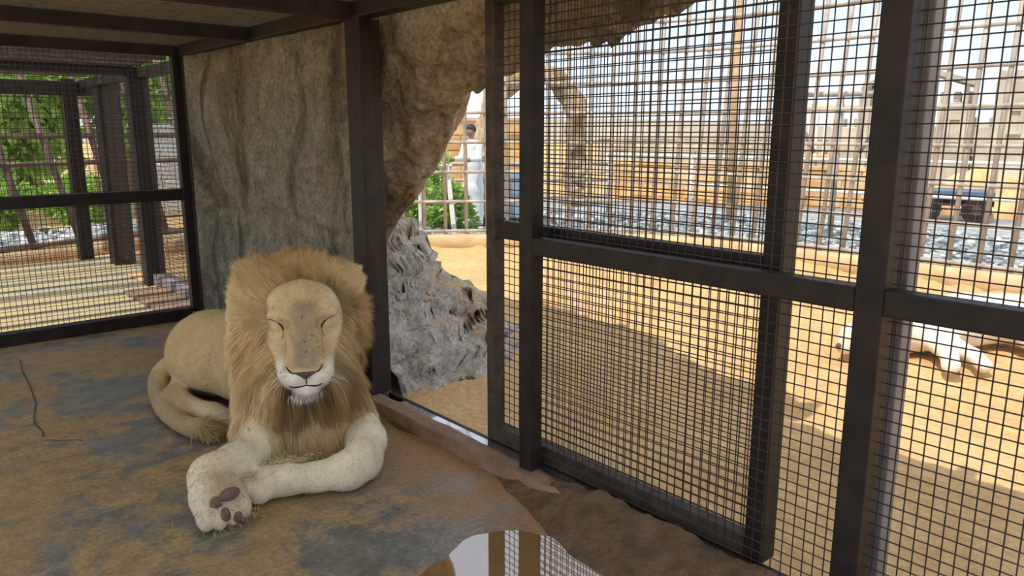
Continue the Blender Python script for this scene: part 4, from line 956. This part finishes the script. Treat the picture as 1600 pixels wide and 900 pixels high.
# --- face features laid on the head surface
def face_line(name, pts, r, mat, parent=lbody, lift=.0):
    pts = spline([(p[0], p[1], 0) for p in pts], 6); c = surf_c(pts[:, 0], pts[:, 1]) + lift; n = len(pts); prof = np.sin(np.linspace(.12, math.pi - .12, n)) ** .5
    P = hw(np.stack([pts[:, 0], pts[:, 1], c], 1)); mb = MB()
    for i in range(n - 1): mb.tube(tuple(P[i]), tuple(P[i + 1]), r * prof[i], 6, r * prof[i + 1])
    return mb.build(name, mat, parent, True)
Dk = M['darkline']
for sx, off in ((-1, -.006), (1, .0)):
    X_ = lambda v: sx * v + off
    face_line('eyelid_line', [(X_(.155), .280), (X_(.128), .272), (X_(.106), .256)], .0022, M['noseskin']); face_line('eyelid_line', [(X_(.112), .262), (X_(.098), .249), (X_(.088), .232), (X_(.085), .221)], .0050, Dk)
    face_line('tear_mark', [(X_(.086), .222), (X_(.089), .200), (X_(.098), .180)], .0015, M['noseskin'])
    face_line('nostril', [(X_(.080), .046), (X_(.070), .028), (X_(.055), .014), (X_(.035), .010)], .0040, Dk)
    face_line('mouth_line', [(X_(.0) - off, -.048), (X_(.03), -.053), (X_(.055), -.052), (X_(.072), -.044)], .0042, Dk)
def nose_pad():
    a, b = np.meshgrid(np.linspace(-1, 1, 25), np.linspace(0, 1, 9), indexing='ij'); bb = .016 - b * .034; ww = np.interp(b, [0, .35, .7, 1], [.058, .040, .020, .008]); aa = a * ww
    c = surf_c(aa.ravel(), bb.ravel()) + .003; return fast_mesh('nose', hw(np.stack([aa.ravel(), bb.ravel(), c], 1)), [grid_faces(25, 9)])
link_mesh('nose', nose_pad(), M['noseskin'], lbody)
face_line('philtrum', [(0, -.016), (0.001, -.03), (0, -.05)], .0034, Dk)
for k, (p_, q_) in enumerate((((-.004, .285), (-.004, .268)), ((-.002, .165), (.006, .150)), ((.0, .105), (.012, .118)), ((.035, .19), (.042, .182)), ((.055, .155), (.068, .157)), ((.06, .128), (.066, .12)), ((-.118, .022), (-.110, .020)))):
    face_line('scar', [p_, ((p_[0] + q_[0]) / 2 + .002, (p_[1] + q_[1]) / 2), q_], .0017, Dk)
wr_ = random.Random(5)
for sx in (-1, 1):
    for k in range(9):
        a0, b0 = sx * wr_.uniform(.07, .105), wr_.uniform(-.03, .012); c0 = surf_c(a0, b0)[0]; L_ = wr_.uniform(.06, .11)
        pts = [hw((a0 + sx * L_ * t, b0 - .25 * L_ * t * t - .02 * t, c0 + .02 * t - .03 * t * t)) for t in (0, .5, 1)]; MB().path([tuple(p_) for p_ in pts], .0006, 3).build('whisker', M['white'], lbody)
# --- pads on the upturned paw: laid against the body surface along the line to the lens side
def pad(name, px, py, rx, ry):
    d = wpt(px, py, 1) - CAM; d /= np.linalg.norm(d); t = 2.9
    for _ in range(2000):
        if bs.at((CAM + d * t)[None])[0] < .002: break
        t += .001
    c = CAM + d * t; nrm = bs.grad(c[None], .012)[0]; u = np.cross(nrm, [0, 0, 1.]); u /= np.linalg.norm(u); v = np.cross(nrm, u); bm = bmesh.new(); bmesh.ops.create_uvsphere(bm, u_segments=16, v_segments=10, radius=1)
    for q in bm.verts: q.co = Vector(c + u * q.co.x * rx + v * q.co.y * ry + nrm * q.co.z * .011)
    m_ = bpy.data.meshes.new(name); bm.to_mesh(m_); bm.free(); [setattr(f, 'use_smooth', True) for f in m_.polygons]; link_mesh(name, m_, M['pad'], lbody)
for px, py, rx, ry in ((338, 785, .026, .024), (353, 804, .028, .028), (372, 808, .019, .026), (359, 772, .046, .026)): pad('paw_pad', px, py, rx, ry)
# ------------------------------------------------------------------ puddles
def puddle(name, pts, z, mat, label):
    P = spline([(x, y, 0) for x, y in pts] + [(pts[0][0], pts[0][1], 0)], 8)[:-1]; c = P.mean(0); n = len(P); V = [(c[0], c[1], z)]
    P = P + np.stack([fbm(P * 9, 3, 511), fbm(P * 9 + 5, 3, 513), 0 * P[:, 0]], 1) * .02
    V += [(p[0], p[1], z) for p in P]; me = fast_mesh(name, np.array(V), [np.array([(0, i + 1, (i + 1) % n + 1) for i in range(n)])]); tag(link_mesh(name, me, mat), label, 'puddle')
puddle('puddle', [(1.40, 2.13), (1.62, 2.20), (1.80, 2.22), (1.93, 2.10), (2.0, 1.86), (2.02, 1.62), (2.0, 1.3), (1.75, 1.2), (1.5, 1.35), (1.25, 1.6), (1.22, 1.9)], .0008, M['water'], 'shallow muddy puddle on the floor mirroring the mesh')
puddle('puddle', [(1.86, 6.12), (2.02, 6.2), (2.12, 6.12), (2.1, 5.95), (1.95, 5.92)], .0008, M['channel'], 'small bright puddle by the back corner of the plaster panel')
# ------------------------------------------------------------------ white lioness in the yard
def lioness():
    s = Sdf((4.6, .3, -.04), (7.5, 3.1, .7), .016); ax = np.array([.86, -.51, 0]); nx = np.array([-.51, -.86, 0]); O = np.array([6.02, 2.16, 0])
    L_ = lambda u, v, z: O + ax * u + nx * v + np.array([0, 0, z])
    s.chain([L_(-.15, 0, .19), L_(.35, -.05, .20), L_(.80, -.08, .19)], [.20, .205, .19], .08)           # trunk lying on its side
    s.cone(L_(-.15, 0, .2), L_(-.45, .02, .15), .16, .125, .08); s.ell(L_(-.58, .05, .13), (.15, .15, .12), .06)   # neck, head
    s.cone(L_(-.62, .06, .12), L_(-.74, .10, .09), .085, .06, .05); s.ell(L_(-.52, -.06, .25), (.04, .04, .05), .03); s.ell(L_(-.52, .14, .23), (.04, .04, .05), .03)
    s.chain([L_(-.05, .12, .14), L_(-.14, .42, .085), L_(-.24, .56, .06)], [.095, .058, .062], .06); s.chain([L_(.05, .10, .10), L_(.08, .40, .06), L_(.0, .58, .05)], [.085, .052, .055], .05)     # forelegs
    s.ell(L_(.78, .05, .2), (.19, .19, .17), .07); s.chain([L_(.72, .12, .16), L_(.66, .34, .10), L_(.95, .40, .075), L_(1.22, .42, .055)], [.13, .075, .055, .055], .06)
    s.chain([L_(.85, .08, .13), L_(.98, .22, .09), L_(1.25, .22, .07), L_(1.45, .20, .055)], [.12, .07, .052, .055], .05)
    s.chain([L_(.95, -.1, .12), L_(1.25, -.2, .05), L_(1.55, -.22, .045)], [.04, .03, .03], .04)
    V, F = s.mesh(); V = laplace(V, F, 2); V[:, 2] = np.maximum(V[:, 2] , .0) - .012; n = fbm(V * 6, 3, 521)
    C = np.array([.80, .75, .64]) * (1 + .08 * n)[:, None]; w = np.exp(-(((V - L_(-.73, .1, .1)) ** 2).sum(1)) / .004)[:, None]; C = C * (1 - w) + np.array([.45, .33, .2]) * w
    root = empty('lioness', (5.78, 2.22, 0)); tag(root, 'white lioness lying on her side on the sunlit sand', 'lioness'); link_mesh('body', fast_mesh('body', V, [F], True, C), M['fur'], root)
    bm = bmesh.new(); bmesh.ops.create_uvsphere(bm, u_segments=10, v_segments=6, radius=.022); p_ = L_(-.795, .115, .088); [setattr(v, 'co', v.co + Vector(p_)) for v in bm.verts]; m_ = bpy.data.meshes.new('nose'); bm.to_mesh(m_); bm.free(); link_mesh('nose', m_, M['noseskin'], root)
    for v in (.05, .15): p_ = [tuple(L_(-.60 - .03 * t, v + .02 * t, .225 - .03 * t)) for t in (0, 1)]; MB().tube(p_[0], p_[1], .006, 5).build('eyelid_line', Dk, root)
lioness()
# ------------------------------------------------------------------ man in a white robe
def man():
    c = np.array([9.03, 11.5, 0]); s = Sdf(c + [-.55, -.55, -.08], c + [.55, .55, 1.85], .016); f = np.array([-.75, -.1, 0]); f = f / np.linalg.norm(f); r = np.array([-f[1], f[0], 0])
    L_ = lambda a, b, z: c + r * a + f * b + np.array([0, 0, z])
    s.cone(L_(0, 0, .0), L_(0, 0, .55), .20, .19, .05); s.cone(L_(0, 0, .55), L_(0, .0, 1.0), .19, .165, .06); s.cone(L_(0, 0, 1.0), L_(0, .02, 1.32), .165, .15, .06)
    for a in (-1, 1):
        s.ell(L_(a * .15, .02, 1.38), (.085, .085, .075), .06); s.chain([L_(a * .19, .02, 1.37), L_(a * .235, .08, 1.12), L_(a * .20, .36, 1.10)], [.065, .055, .042], .03)
    s.cone(L_(0, .03, 1.42), L_(0, .045, 1.54), .055, .055, .04); s.ell(L_(0, .06, 1.63), (.085, .095, .115), .03)
    V, F = s.mesh(); V = laplace(V, F, 2); z = V[:, 2]; hd = (V - L_(0, .36, 1.10)); arm = ((V - c) @ f > .31) & (z > 1.0)
    skin = np.array([.36, .21, .14]); C = np.tile([.80, .80, .84], (len(V), 1)); C[(z > 1.47) | arm] = skin
    root = empty('person', tuple(c)); tag(root, 'person in a long white robe standing at the pipe railing', 'person'); link_mesh('body', fast_mesh('body', V, [F], True, C), vcol_mat('robe_and_skin', .85), root)
    bm = bmesh.new(); bmesh.ops.create_icosphere(bm, subdivisions=3, radius=1)
    for v in bm.verts: v.co = Vector(L_(0, .045, 1.655)) + Vector((v.co.x * .098, v.co.y * .102, max(v.co.z, -.5) * .105))
    m_ = bpy.data.meshes.new('hair'); bm.to_mesh(m_); bm.free(); link_mesh('hair', m_, M['hair'], root)
man()
